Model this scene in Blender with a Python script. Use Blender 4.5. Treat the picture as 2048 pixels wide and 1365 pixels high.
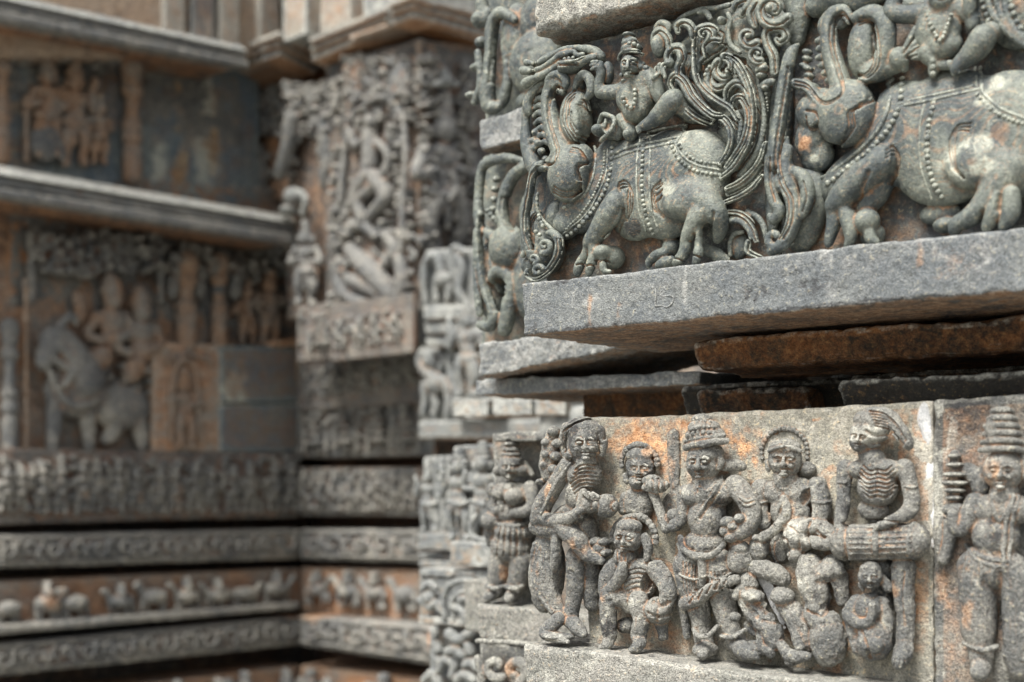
import bpy, math, random
import numpy as np
f32 = np.float32
for o in list(bpy.data.objects): bpy.data.objects.remove(o)
SC = bpy.context.scene
# ---------------------------------------------------------------- camera
FPX, CX, HY = 2600.0, 1024.0, 950.0
cam = bpy.data.cameras.new('camera'); camo = bpy.data.objects.new('camera', cam)
SC.collection.objects.link(camo); SC.camera = camo
camo.location = (0, 0, 0); camo.rotation_euler = (math.pi/2, 0, 0)
cam.sensor_width = 36; cam.lens = FPX/2048*36; cam.shift_y = (HY-682.5)/2048
cam.clip_start = 0.05; cam.clip_end = 500
cam.dof.use_dof = True; cam.dof.focus_distance = 2.34; cam.dof.aperture_fstop = 2.5
# ---------------------------------------------------------------- light
SUN_EL, SUN_ROT = math.radians(52), math.radians(205)
w = bpy.data.worlds.new('World'); SC.world = w; w.use_nodes = True
nt = w.node_tree; nt.nodes.clear()
sky = nt.nodes.new('ShaderNodeTexSky'); sky.sky_type = 'NISHITA'; sky.sun_disc = False
sky.sun_elevation = SUN_EL; sky.sun_rotation = SUN_ROT; sky.air_density = 1.0; sky.dust_density = 4.0; sky.ozone_density = 1.0
bg = nt.nodes.new('ShaderNodeBackground'); bg.inputs[1].default_value = 0.145
wo = nt.nodes.new('ShaderNodeOutputWorld')
hsv = nt.nodes.new('ShaderNodeHueSaturation'); hsv.inputs['Saturation'].default_value = 0.35
nt.links.new(sky.outputs[0], hsv.inputs['Color']); nt.links.new(hsv.outputs[0], bg.inputs[0]); nt.links.new(bg.outputs[0], wo.inputs[0])
sun = bpy.data.lights.new('sun', 'SUN'); suno = bpy.data.objects.new('sun', sun); SC.collection.objects.link(suno)
sun.energy = 4.8; sun.angle = math.radians(20); sun.color = (1, .97, .92)
# sun comes from above, a little left and behind the camera
SD = (-0.46, -0.56, 1.22)
from mathutils import Vector
suno.rotation_euler = Vector(SD).to_track_quat('Z', 'Y').to_euler()
_v = Vector(SD).normalized(); sky.sun_elevation = math.asin(_v.z); sky.sun_rotation = math.atan2(_v.x, _v.y)
SC.view_settings.view_transform = 'Standard'; SC.view_settings.look = 'None'; SC.view_settings.gamma = 1
SC.view_settings.exposure = 0.55
SC.cycles.use_denoising = True
SC.cycles.max_bounces = 5; SC.cycles.diffuse_bounces = 4
# ---------------------------------------------------------------- stone materials
def mixc(nt, fac, a, b, mode='MIX'):
    m = nt.nodes.new('ShaderNodeMix'); m.data_type = 'RGBA'; m.blend_type = mode
    for sock, v in ((m.inputs[0], fac), (m.inputs[6], a), (m.inputs[7], b)):
        if isinstance(v, (int, float)): sock.default_value = v
        elif isinstance(v, tuple): sock.default_value = (*v, 1)
        else: nt.links.new(v, sock)
    return m.outputs[2]
def math_(nt, op, a, b=None, c=None, clamp=False):
    m = nt.nodes.new('ShaderNodeMath'); m.operation = op; m.use_clamp = clamp
    for i, v in enumerate((a, b, c)):
        if v is None: continue
        if isinstance(v, (int, float)): m.inputs[i].default_value = v
        else: nt.links.new(v, m.inputs[i])
    return m.outputs[0]
def stone(name, ca, cb, pale=(.42,.42,.37), rust=(.36,.14,.05), dust=(.30,.19,.11), sc=1.0, pits=1.0, rbias=0.0, pbias=0.0, dk=(.03,.03,.032), dbias=0.0, rough=.82, grain=1.0, bump=1.0, dl=(.45, .62), da=1.0):
    m = bpy.data.materials.new(name); m.use_nodes = True; nt = m.node_tree; nt.nodes.clear(); L = nt.links.new
    out = nt.nodes.new('ShaderNodeOutputMaterial'); bs = nt.nodes.new('ShaderNodeBsdfPrincipled')
    tc = nt.nodes.new('ShaderNodeTexCoord'); at = nt.nodes.new('ShaderNodeAttribute'); at.attribute_name = 'wx'
    sp = nt.nodes.new('ShaderNodeSeparateColor'); L(at.outputs['Color'], sp.inputs[0])
    def noise(s, det=4, r=.6, dist=0.0):
        n = nt.nodes.new('ShaderNodeTexNoise'); n.inputs['Scale'].default_value = s*sc; n.inputs['Detail'].default_value = det
        n.inputs['Roughness'].default_value = r; n.inputs['Distortion'].default_value = dist; L(tc.outputs['Object'], n.inputs['Vector']); return n.outputs['Fac']
    def step(v, lo, hi):
        r = nt.nodes.new('ShaderNodeMapRange'); r.interpolation_type = 'SMOOTHSTEP'; r.inputs['From Min'].default_value = lo; r.inputs['From Max'].default_value = hi
        L(v, r.inputs['Value']); return r.outputs[0]
    n1 = noise(9, 3); n2 = noise(30, 5, .65, .6); n3 = noise(95, 5, .7); n4 = noise(420, 2, .6); n5 = noise(14, 6, .7, 1.2); n6 = noise(55, 5, .75, .4); n7 = noise(210, 3, .7)
    c = mixc(nt, step(math_(nt, 'ADD', math_(nt, 'MULTIPLY', n1, .6), math_(nt, 'MULTIPLY', n6, .4)), .40, .60), ca, cb)
    # pale mineral bloom; also lightens the eave plate as if sky-lit
    pm = math_(nt, 'ADD', math_(nt, 'MULTIPLY', sp.outputs[2], .42), math_(nt, 'ADD', n2, pbias))
    c = mixc(nt, math_(nt, 'MULTIPLY', step(pm, .56, .78), .75), c, pale)
    # dark crust; the mask also puts shade under eaves and in gaps
    dm = math_(nt, 'ADD', math_(nt, 'MULTIPLY', at.outputs['Alpha'], .45), math_(nt, 'ADD', n6, dbias))
    c = mixc(nt, math_(nt, 'MULTIPLY', step(dm, .60, .74), .8), c, dk)
    # iron stain
    rm = math_(nt, 'ADD', math_(nt, 'MULTIPLY', sp.outputs[1], .30), math_(nt, 'ADD', math_(nt, 'ADD', math_(nt, 'MULTIPLY', n5, .55), math_(nt, 'MULTIPLY', n6, .45)), rbias))
    rc = mixc(nt, step(n3, .35, .65), rust, (rust[0]*1.35, rust[1]*1.7, rust[2]*2.2))
    c = mixc(nt, math_(nt, 'MULTIPLY', step(rm, .56, .80), .85), c, rc)
    rm2 = math_(nt, 'MULTIPLY', step(math_(nt, 'ADD', math_(nt, 'MULTIPLY', n3, .5), math_(nt, 'MULTIPLY', n7, .5)), .55, .64), .5)
    c = mixc(nt, rm2, c, (rust[0]*.8, rust[1]*1.3, rust[2]*1.6))
    # tan dust lodged in the carving
    cv = math_(nt, 'MULTIPLY', step(sp.outputs[0], dl[0], dl[1]), math_(nt, 'MULTIPLY', step(n6, .30, .66), da), clamp=True)
    dust = mixc(nt, step(n5, .42, .62), dust, (dust[0]*1.25, dust[1]*.95, dust[2]*.75))
    c = mixc(nt, cv, c, dust)
    # rubbed, lighter edges
    ed = math_(nt, 'SUBTRACT', 1.0, step(sp.outputs[0], .24, .41))
    c = mixc(nt, math_(nt, 'MULTIPLY', ed, math_(nt, 'MULTIPLY', step(n6, .36, .60), .72)), c, pale)
    # crystalline grain
    g = nt.nodes.new('ShaderNodeMapRange'); g.inputs['From Min'].default_value = .3; g.inputs['From Max'].default_value = .7
    g.inputs['To Min'].default_value = 1-.5*grain; g.inputs['To Max'].default_value = 1+.6*grain; L(math_(nt, 'ADD', math_(nt, 'MULTIPLY', n4, .4), math_(nt, 'MULTIPLY', n7, .6)), g.inputs['Value'])
    g2 = nt.nodes.new('ShaderNodeMapRange'); g2.inputs['From Min'].default_value = .3; g2.inputs['From Max'].default_value = .7
    g2.inputs['To Min'].default_value = .70; g2.inputs['To Max'].default_value = 1.30; L(n3, g2.inputs['Value'])
    gg = math_(nt, 'MULTIPLY', g.outputs[0], g2.outputs[0])
    cmb = nt.nodes.new('ShaderNodeCombineColor')
    for i in range(3): L(gg, cmb.inputs[i])
    c = mixc(nt, 1.0, c, cmb.outputs[0], 'MULTIPLY')
    L(c, bs.inputs['Base Color']); L(math_(nt, 'SUBTRACT', rough, math_(nt, 'MULTIPLY', ed, .30)), bs.inputs['Roughness']); bs.inputs['Specular IOR Level'].default_value = .45
    # relief of the grain
    vo = nt.nodes.new('ShaderNodeTexVoronoi'); vo.inputs['Scale'].default_value = 120*sc; L(tc.outputs['Object'], vo.inputs['Vector'])
    pit = math_(nt, 'MULTIPLY', math_(nt, 'SUBTRACT', 1.0, step(vo.outputs['Distance'], .05, .30)), step(n6, .52, .62))
    hgt = math_(nt, 'ADD', math_(nt, 'MULTIPLY', n3, 1.0), math_(nt, 'ADD', math_(nt, 'MULTIPLY', n4, .30), math_(nt, 'MULTIPLY', n7, .55)))
    hgt = math_(nt, 'SUBTRACT', hgt, math_(nt, 'MULTIPLY', pit, .55*pits))
    b = nt.nodes.new('ShaderNodeBump'); b.inputs['Strength'].default_value = min(1, .85*bump); b.inputs['Distance'].default_value = .0040/sc*bump
    L(hgt, b.inputs['Height']); L(b.outputs[0], bs.inputs['Normal']); L(bs.outputs[0], out.inputs[0])
    return m
M = {
 'yali': stone('schist_grey_green', (.050,.062,.064), (.150,.165,.138), pale=(.38,.39,.32), rust=(.34,.16,.07), dust=(.24,.165,.105), pbias=-.03, rbias=-.07, dbias=-.03, rough=.60, grain=.7, bump=.75, dl=(.50, .62)),
 'ledge': stone('schist_blue_grey', (.112,.123,.128), (.158,.166,.160), pale=(.31,.31,.29), rust=(.30,.16,.08), pbias=-.03, rbias=-.07, dbias=-.02, dust=(.22,.16,.12), dl=(.55, .75), grain=1.0, pits=2.2),
 'slab': stone('schist_pale_green', (.32,.30,.24), (.24,.235,.20), pale=(.50,.47,.40), rust=(.50,.22,.085), dust=(.42,.25,.14), pbias=-.0, rbias=-.01, dbias=-.09, pits=1.4, dl=(.50, .62)),
 'figure': stone('schist_worn_grey', (.105,.108,.104), (.225,.22,.195), pale=(.46,.45,.39), rust=(.34,.185,.095), pbias=.02, rbias=-.05, dbias=.02, pits=1.8, grain=1.2, bump=1.4, dust=(.33,.215,.13), dl=(.50, .63), da=.75),
 'rough': stone('schist_rough_pale', (.21,.21,.185), (.28,.27,.24), pale=(.48,.47,.41), pbias=.06, rbias=-.14, dbias=.03, pits=1.8, grain=1.4, bump=1.6, dl=(.6, .8)),
 'under': stone('schist_iron_stain_shade', (.045,.032,.024), (.06,.05,.035), rust=(.20,.075,.022), rbias=.02, pbias=-.2, dbias=.06, dk=(.012,.013,.011), dl=(.6, .8)),  # iron stain over a base darkened to deepen shade in recesses
 'far': stone('soapstone_weathered', (.115,.12,.12), (.205,.20,.18), pale=(.36,.34,.29), rust=(.36,.17,.075), dust=(.27,.155,.085), sc=.3, rbias=.0, pbias=-.02, dbias=.0, dl=(.50, .66)),
 'farwarm': stone('soapstone_rust_brown', (.27,.165,.10), (.20,.195,.175), pale=(.38,.29,.21), rust=(.34,.145,.055), dust=(.22,.11,.055), sc=.3, rbias=.03, pbias=-.03, dbias=.04, dl=(.5, .64)),
 'farcool': stone('soapstone_blue_grey', (.145,.155,.155), (.20,.205,.19), pale=(.42,.42,.38), rust=(.36,.20,.11), dust=(.25,.19,.13), sc=.45, rbias=-.04, pbias=.0, dbias=-.0),
 'farpanel': stone('soapstone_slate_blue', (.115,.150,.175), (.19,.215,.205), pale=(.48,.48,.40), rust=(.34,.20,.09), dust=(.2,.13,.08), sc=.25, rbias=-.01, pbias=-.04, dbias=-.05, grain=.6),
}
M['mortar'] = stone('lime_mortar', (.46,.47,.47), (.54,.54,.53), pale=(.62,.62,.6), rbias=-.06, dbias=-.1, grain=.5, bump=.6, dl=(.7, .9))
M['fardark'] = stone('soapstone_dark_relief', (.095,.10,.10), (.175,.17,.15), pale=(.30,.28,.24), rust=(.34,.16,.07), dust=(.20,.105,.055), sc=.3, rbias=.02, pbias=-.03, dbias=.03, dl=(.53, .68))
KS = 1.0; RS = 1.0; GMIN = 1.7
# ---------------------------------------------------------------- frames: upright planes of the temple wall
class Frame:
    """an upright plane through the pixel column x0 at depth d0, running towards the horizontal vanishing point vp"""
    def __init__(s, x0, d0, vp, base=0.0):
        u = np.array([vp-CX, FPX, 0.0]); u /= np.linalg.norm(u)
        if u[0] < 0: u = -u                       # s grows to the right
        s.u = u; s.n = np.array([u[1], -u[0], 0.0]);
        if s.n[1] > 0: s.n = -s.n
        if s.n @ np.array([(x0-CX)/FPX, 1, 0]) > 0: s.n = -s.n
        s.P = np.array([(x0-CX)/FPX*d0, d0, 0.0]) + s.n*base
    def loc(s, x, y, h=0.0):
        d = np.array([(x-CX)/FPX, 1.0, (HY-y)/FPX]); Q = s.P + s.n*h
        k = (Q @ s.n)/(d @ s.n); X = d*k - s.P
        return X @ s.u, X[2], k/FPX                # s, t, metres per photo pixel
    def world(s, a, t, h): return s.P + s.u*a + s.n*h + np.array([0, 0, t])
    def shift(s, b):
        import copy; c = copy.copy(s); c.P = s.P + s.n*b; return c
# ---------------------------------------------------------------- curves
def crom(p, n=6):
    p = np.asarray(p, float)
    if len(p) < 3: return p
    q = np.vstack([2*p[0]-p[1], p, 2*p[-1]-p[-2]]); out = []
    for i in range(1, len(q)-2):
        a, b, c, d = q[i-1:i+3]
        for t in np.arange(n)/n:
            out.append(.5*(2*b+(c-a)*t+(2*a-5*b+4*c-d)*t*t+(3*b-a-3*c+d)*t**3))
    out.append(q[-2]); out = np.array(out); return out
def vol(cx, cy, r0, r1, a0, a1, w0, w1=None, e=1.0, n=16):
    """a volute: radius r0->r1 while the angle runs a0->a1 (degrees, y down), widths w0->w1"""
    w1 = w0 if w1 is None else w1; t = np.linspace(0, 1, n); a = np.radians(a0+(a1-a0)*t); r = r0+(r1-r0)*t**e
    return [(cx+r[i]*math.cos(a[i]), cy+r[i]*math.sin(a[i]), w0+(w1-w0)*t[i]) for i in range(n)]
def seglist(p): return [(p[i], p[i+1]) for i in range(len(p)-1)]
# ---------------------------------------------------------------- hashed value noise at points
def vnoise(P, cell, seed=0):
    Q = P/cell; I = np.floor(Q).astype(np.int64); F = Q-I; F = F*F*(3-2*F); r = 0
    for dx in (0, 1):
        for dy in (0, 1):
            for dz in (0, 1):
                a = (I[:, 0]+dx)*73856093 ^ (I[:, 1]+dy)*19349663 ^ (I[:, 2]+dz)*83492791 ^ (seed*2654435761 & 0x7fffffff)
                a = (a ^ (a >> 13))*1274126177 & 0x7fffffff; a = (a ^ (a >> 16)) & 0xffff
                wgt = (F[:, 0] if dx else 1-F[:, 0])*(F[:, 1] if dy else 1-F[:, 1])*(F[:, 2] if dz else 1-F[:, 2])
                r = r + wgt*(a/32767.5-1)
    return r
# ---------------------------------------------------------------- surface nets
def nets(d, o, vx):
    ins = d < 0
    c = np.zeros(np.array(d.shape)-1, np.int8)
    for i in (0, 1):
        for j in (0, 1):
            for k in (0, 1):
                c += ins[i:d.shape[0]-1+i, j:d.shape[1]-1+j, k:d.shape[2]-1+k]
    I = np.nonzero((c > 0) & (c < 8)); N = len(I[0])
    if N == 0: return None
    acc = np.zeros((N, 3), f32); cnt = np.zeros(N, f32)
    cor = [(i, j, k) for i in (0, 1) for j in (0, 1) for k in (0, 1)]
    val = {q: d[I[0]+q[0], I[1]+q[1], I[2]+q[2]] for q in cor}
    for q in cor:
        for ax in range(3):
            if q[ax]: continue
            p = list(q); p[ax] = 1; p = tuple(p); a, b = val[q], val[p]; m = (a < 0) != (b < 0)
            t = np.where(m, a/np.where(m, a-b, 1), 0); v = np.empty((N, 3), f32)
            for z in range(3): v[:, z] = q[z]
            v[:, ax] += t; acc += v*m[:, None]; cnt += m
    V = acc/cnt[:, None] + np.stack(I, 1); idx = np.full(c.shape, -1, np.int32); idx[I] = np.arange(N)
    Fs = []
    for ax in range(3):
        a = [slice(None)]*3; b = [slice(None)]*3; a[ax] = slice(0, -1); b[ax] = slice(1, None)
        A = ins[tuple(a)]; B = ins[tuple(b)]; u, v = [(1, 2), (2, 0), (0, 1)][ax]
        E = np.nonzero(A != B); ok = (E[u] > 0) & (E[v] > 0) & (E[u] < d.shape[u]-1) & (E[v] < d.shape[v]-1); E = [e[ok] for e in E]
        flip = A[tuple(E)]
        def at(du, dv):
            e = [x.copy() for x in E]; e[u] = e[u]-du; e[v] = e[v]-dv; return idx[tuple(e)]
        q = np.stack([at(1, 1), at(0, 1), at(0, 0), at(1, 0)], 1); q[~flip] = q[~flip][:, ::-1]; Fs.append(q)
    return (V*vx+o).astype(f32), np.concatenate(Fs)
def boxblur(a, r):
    for ax in range(3):
        n = a.shape[ax]; c = np.cumsum(np.pad(a, [(r+1 if i == ax else 0, r if i == ax else 0) for i in range(3)], mode='edge'), axis=ax, dtype=f32)
        hi = [slice(None)]*3; lo = [slice(None)]*3; hi[ax] = slice(2*r+1, 2*r+1+n); lo[ax] = slice(0, n)
        a = (c[tuple(hi)]-c[tuple(lo)])/(2*r+1)
    return a
# ---------------------------------------------------------------- objects
def link(name, mesh, parent=None):
    o = bpy.data.objects.new(name, mesh); SC.collection.objects.link(o)
    if parent: o.parent = parent
    return o
def thing(name, label, cat, fr, s=0.0, t=0.0, h=0.0, group=None, kind=None):
    o = link(name, None); o.empty_display_size = .1
    from mathutils import Matrix
    n = fr.n; u = fr.u; X = np.cross([0, 0, 1], n)     # right-handed basis (u, n x u ..)
    o.matrix_world = Matrix(((u[0], -n[0], 0, 0), (u[1], -n[1], 0, 0), (0, 0, 1, 0), (0, 0, 0, 1)))
    o.location = fr.world(s, t, h); o['label'] = label; o['category'] = cat; o['_m'] = [float(q) for q in (u[0], -n[0], 0, o.location[0], u[1], -n[1], 0, o.location[1], 0, 0, 1, o.location[2], 0, 0, 0, 1)]
    if group: o['group'] = group
    if kind: o['kind'] = kind
    return o
def tomesh(name, V, Fq, wx, mat, smooth=True):
    me = bpy.data.meshes.new(name); nv, nf = len(V), len(Fq)
    me.vertices.add(nv); me.vertices.foreach_set('co', V.astype(f32).ravel())
    me.loops.add(nf*4); me.loops.foreach_set('vertex_index', Fq.astype(np.int32).ravel())
    me.polygons.add(nf); me.polygons.foreach_set('loop_start', np.arange(0, nf*4, 4, dtype=np.int32)); me.polygons.foreach_set('loop_total', np.full(nf, 4, np.int32))
    if smooth: me.polygons.foreach_set('use_smooth', np.ones(nf, bool))
    me.update(calc_edges=True)
    ca = me.color_attributes.new('wx', 'FLOAT_COLOR', 'POINT'); ca.data.foreach_set('color', wx.astype(f32).ravel())
    me.materials.append(mat); return me
def vnormals(me):
    n = np.empty(len(me.vertices)*3, f32); me.vertex_normals.foreach_get('vector', n); return n.reshape(-1, 3)
BIG = 9.0
class Sculpt:
    """a carving: a signed distance field over (s, t, h) of a frame, traced in the units of a view (ox, oy, scale)"""
    def __init__(s, fr, box, hr, vox, view=(0, 0, 1.0), bgh=None, pad=3):
        s.fr = fr; s.view = view; x0, y0, x1, y1 = s.px(box[0], box[1])+s.px(box[2], box[3])
        s.m = fr.loc((x0+x1)/2, (y0+y1)/2)[2]; s.h0, s.h1 = hr[0]*s.m, hr[1]*s.m
        c = [fr.loc(x, y, h) for x in (x0, x1) for y in (y0, y1) for h in (s.h0, s.h1)]
        lo = np.array([min(q[0] for q in c), min(q[1] for q in c), s.h0])-pad*vox; hi = np.array([max(q[0] for q in c), max(q[1] for q in c), s.h1])+pad*vox
        s.o = lo; s.vx = vox; s.sh = np.ceil((hi-lo)/vox).astype(int)+1; s.d = np.full(s.sh, .03, f32)
        s.ax = [(lo[i]+vox*np.arange(s.sh[i])).astype(f32) for i in range(3)]
        s.spots = []; s.k = 3.0; s.hm = None; s.base = None; s.floor = 0.0
    def keep(s): s.hmap(); s.d = None; return s
    def px(s, x, y): return (s.view[0]+x/s.view[2], s.view[1]+y/s.view[2])
    def v(s, view): s.view = view; return s
    def hmap(s):
        if s.hm is None:
            ins = s.d < 0; any_ = ins.any(2); top = s.sh[2]-1-np.argmax(ins[:, :, ::-1], axis=2)
            s.hm = np.where(any_, s.o[2]+s.vx*top, -1.0).astype(f32)/s.m
        return s.hm
    def surf(s, x, y):
        b = s.base or s; hm = b.hmap(); X, Y = s.px(x, y); h = s.h1/s.m
        lo = max(s.floor, s.h0/s.m)
        while h > lo:
            a, t, m = s.fr.loc(X, Y, h*s.m); i = int(round((a-b.o[0])/b.vx)); j = int(round((t-b.o[1])/b.vx))
            if 0 <= i < b.sh[0] and 0 <= j < b.sh[1] and hm[i, j]*b.m/s.m >= h: return h
            h -= 1.2
        return lo
    def P(s, x, y, h):
        if h > 500: h = s.surf(x, y)+(h-1000)
        X, Y = s.px(x, y); a, t, m = s.fr.loc(X, Y, h*s.m); return np.array([a, t, h*s.m]), m/s.view[2]
    def _sl(s, lo, hi, pad):
        r = []
        for i in range(3):
            a = int(max(0, math.floor((lo[i]-pad-s.o[i])/s.vx))); b = int(min(s.sh[i], math.ceil((hi[i]+pad-s.o[i])/s.vx)+1))
            if b <= a: return None
            r.append(slice(a, b))
        return tuple(r)
    def _apply(s, sl, D, k, op):
        s.hm = None
        A = s.d[sl]
        if op == 'cut': D = -D; R = np.maximum(A, D)+np.maximum(k-np.abs(A-D), 0)**2/(4*k); s.d[sl] = R
        else: s.d[sl] = np.minimum(A, D)-np.maximum(k-np.abs(A-D), 0)**2/(4*k)
    def el(s, x, y, rx, ry, h=0, rh=None, ang=0, k=None, op='add', w=.94):
        c, m = s.P(x, y, h); k = (s.k if k is None else k)*s.m*KS; rx, ry = rx*m*RS/w, ry*m*RS; rh = (min(rx, ry)/s.m if rh is None else rh)*s.m
        a = math.radians(ang); ca, sa = math.cos(a), math.sin(a); ex = math.hypot(rx*ca, ry*sa); ey = math.hypot(rx*sa, ry*ca)
        R = np.array([ex, ey, rh]); sl = s._sl(c-R, c+R, k+2.5*s.vx)
        if sl is None: return s
        X = (s.ax[0][sl[0]]-c[0])[:, None, None]; Y = (s.ax[1][sl[1]]-c[1])[None, :, None]; H = (s.ax[2][sl[2]]-c[2])[None, None, :]
        # the angle turns the ellipse clockwise in the picture (y down)
        q1 = (X*ca-Y*sa)/rx; q2 = (X*sa+Y*ca)/ry; q3 = H/rh
        k0 = np.sqrt(q1*q1+q2*q2+q3*q3); k1 = np.sqrt((q1/rx)**2+(q2/ry)**2+(q3/rh)**2)
        s._apply(sl, (k0*(k0-1)/np.maximum(k1, 1e-6)).astype(f32), k, op); return s
    def pts(s, p, r=None, h=0, n=5, sm=True):
        q = [(a[0], a[1], (a[2] if len(a) > 2 else r), (a[3] if len(a) > 3 else h)) for a in p]
        q = crom(q, n) if (sm and len(q) > 2) else np.asarray([np.array(a)+(np.array(b)-np.array(a))*t for a, b in seglist(q) for t in np.arange(6)/6]+[q[-1]], float)
        return q
    def st(s, p, r=None, h=0, k=None, fh=1.0, op='add', n=4, sm=True):
        k = (s.k if k is None else k)*s.m*KS; q = s.pts(p, r, h, n, sm); W = []
        for a in q:
            c, m = s.P(a[0], a[1], a[3]); W.append((c, max(a[2], .5)*m*RS))
        if any(a[3] > 500 for a in q) and len(W) > 4:
            hh = np.array([w_[0][2] for w_ in W]); hs = np.convolve(np.pad(hh, 1, mode='edge'), [.25, .5, .25], 'valid')
            for w_, z in zip(W, hs): w_[0][2] = z
        for (a, ra), (b, rb) in seglist(W):
            R = max(ra, rb); Rv = np.array([R, R, R*fh]); sl = s._sl(np.minimum(a, b)-Rv, np.maximum(a, b)+Rv, k+2.5*s.vx)
            if sl is None: continue
            X = (s.ax[0][sl[0]]-a[0])[:, None, None]; Y = (s.ax[1][sl[1]]-a[1])[None, :, None]; H = (s.ax[2][sl[2]]-a[2])[None, None, :]/fh
            e = (b-a)/np.array([1, 1, fh]); L2 = max(float(e@e), 1e-12)
            t = np.clip((X*e[0]+Y*e[1]+H*e[2])/L2, 0, 1)
            D = np.sqrt((X-t*e[0])**2+(Y-t*e[1])**2+(H-t*e[2])**2)-(ra+(rb-ra)*t)
            s._apply(sl, D.astype(f32), k, op)
        return s
    def beads(s, p, r, h=0, gap=1.95, r1=None, sq=.95):
        q = s.pts(p, r, h, 8); L = np.concatenate([[0], np.cumsum(np.hypot(np.diff(q[:, 0]), np.diff(q[:, 1])))]); x = 0.0; k = s.k; s.k = .5; out = []
        while x <= L[-1]:
            rr = (r+(r1-r)*x/L[-1] if r1 else r)*(.90+.17*((int(x*7919+q[0, 0]*31) % 97)/97.0))
            a = [np.interp(x, L, q[:, i]) for i in range(4)]; hh = (s.surf(a[0], a[1])+a[3]-1000) if a[3] > 500 else a[3]
            (out.append((a[0], a[1], rr, rr*.95, hh, rr/s.view[2]*sq*(.35 if int(x*131+q[0, 1]) % 13 == 0 else 1)))); x += rr*gap
        for b_ in out: s.el(*b_, w=1)
        s.k = k; return s
    def _dist2(s, p, R, h):
        q = s.pts(p, 1, h, 5); W = [s.P(a[0], a[1], a[3]) for a in q]; m = W[0][1]; W = [w[0] for w in W]; R = R*m
        lo = np.min(W, 0); hi = np.max(W, 0); lo[2] = s.h0; hi[2] = s.h1; sl = s._sl(lo, hi, R+s.vx)
        if sl is None: return None, None, m
        X = s.ax[0][sl[0]][:, None]; Y = s.ax[1][sl[1]][None, :]; D = np.full((X.shape[0], Y.shape[1]), 1e3, f32)
        for a, b in seglist(W):
            e = b[:2]-a[:2]; L2 = max(float(e@e), 1e-12); t = np.clip(((X-a[0])*e[0]+(Y-a[1])*e[1])/L2, 0, 1)
            D = np.minimum(D, np.sqrt((X-a[0]-t*e[0])**2+(Y-a[1]-t*e[1])**2))
        return sl, D, m
    def gr(s, p, r=3, dep=2.0, h=1000):
        """a groove (dep > 0) or a raised line (dep < 0), width r, depth in photo pixels"""
        r = max(r, GMIN*s.view[2]); sl, D, m = s._dist2(p, r*3, 1000)
        if sl is not None: s.d[sl] += ((min(ETCH*dep, 5.4) if dep > 0 else 1.3*dep)*s.m*np.exp(-(D/(r*m))**2))[:, :, None].astype(f32)
        return s
    def rl(s, p, R, n=2, amp=1.4, h=0):
        """n raised parallel lines each side within R of the curve"""
        sl, D, m = s._dist2(p, R*1.1, h)
        if sl is not None:
            x = D/(R*m); s.d[sl] += np.where(x < 1, -amp*s.m*np.cos(2*np.pi*n*x)*np.clip((1-x)*6, 0, 1), 0)[:, :, None].astype(f32)
        return s
    def spot(s, kind, x, y, rx, ry, v=1.0):
        c, m = s.P(x, y, 0); s.spots.append((kind, c[0], c[1], rx*m, ry*m, v)); return s
    def mesh(s, name, mat, parent, label=None, plane=None, kp=5.0, noise=(.9, 1.0), cav=5, attr=(0, 0, 0), clip=True, post=None):
        d = s.d
        if plane is not None:                     # grow out of the ground of the relief with a fillet
            H = (s.ax[2]-plane*s.m)[None, None, :]; k = kp*.7*s.m; d = np.minimum(d, H)-np.maximum(k-np.abs(d-H), 0)**2/(4*k)
        occ = (d < 0).astype(f32); occ = .5*boxblur(occ, cav)+.5*boxblur(occ, 2); d = d.copy()
        for i in range(3):
            a = [slice(None)]*3; a[i] = slice(0, 1); b = [slice(None)]*3; b[i] = slice(-1, None)
            if i == 2 and plane is not None: a[i] = slice(0, 1)
            d[tuple(a)] = np.maximum(d[tuple(a)], s.vx*.5); d[tuple(b)] = np.maximum(d[tuple(b)], s.vx*.5)
        r = nets(d, s.o, s.vx)
        if r is None: print('EMPTY', name); return None
        V, Fq = r
        if plane is not None and clip:
            keep = V[:, 2] > plane*s.m+.25*s.vx; kf = keep[Fq].any(1); Fq = Fq[kf]; used = np.unique(Fq); mp = np.full(len(V), -1); mp[used] = np.arange(len(used)); V = V[used]; Fq = mp[Fq]
        I = np.clip(np.round((V-s.o)/s.vx).astype(int), 0, s.sh-1); c = occ[I[:, 0], I[:, 1], I[:, 2]]
        if plane is not None and clip: c = c+.11*np.clip(1-(V[:, 2]-plane*s.m)/(20*s.m), 0, 1)
        return finish(name, V, Fq, c, mat, parent, s.fr, label, noise, attr, s.spots, s.m, post)
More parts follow.
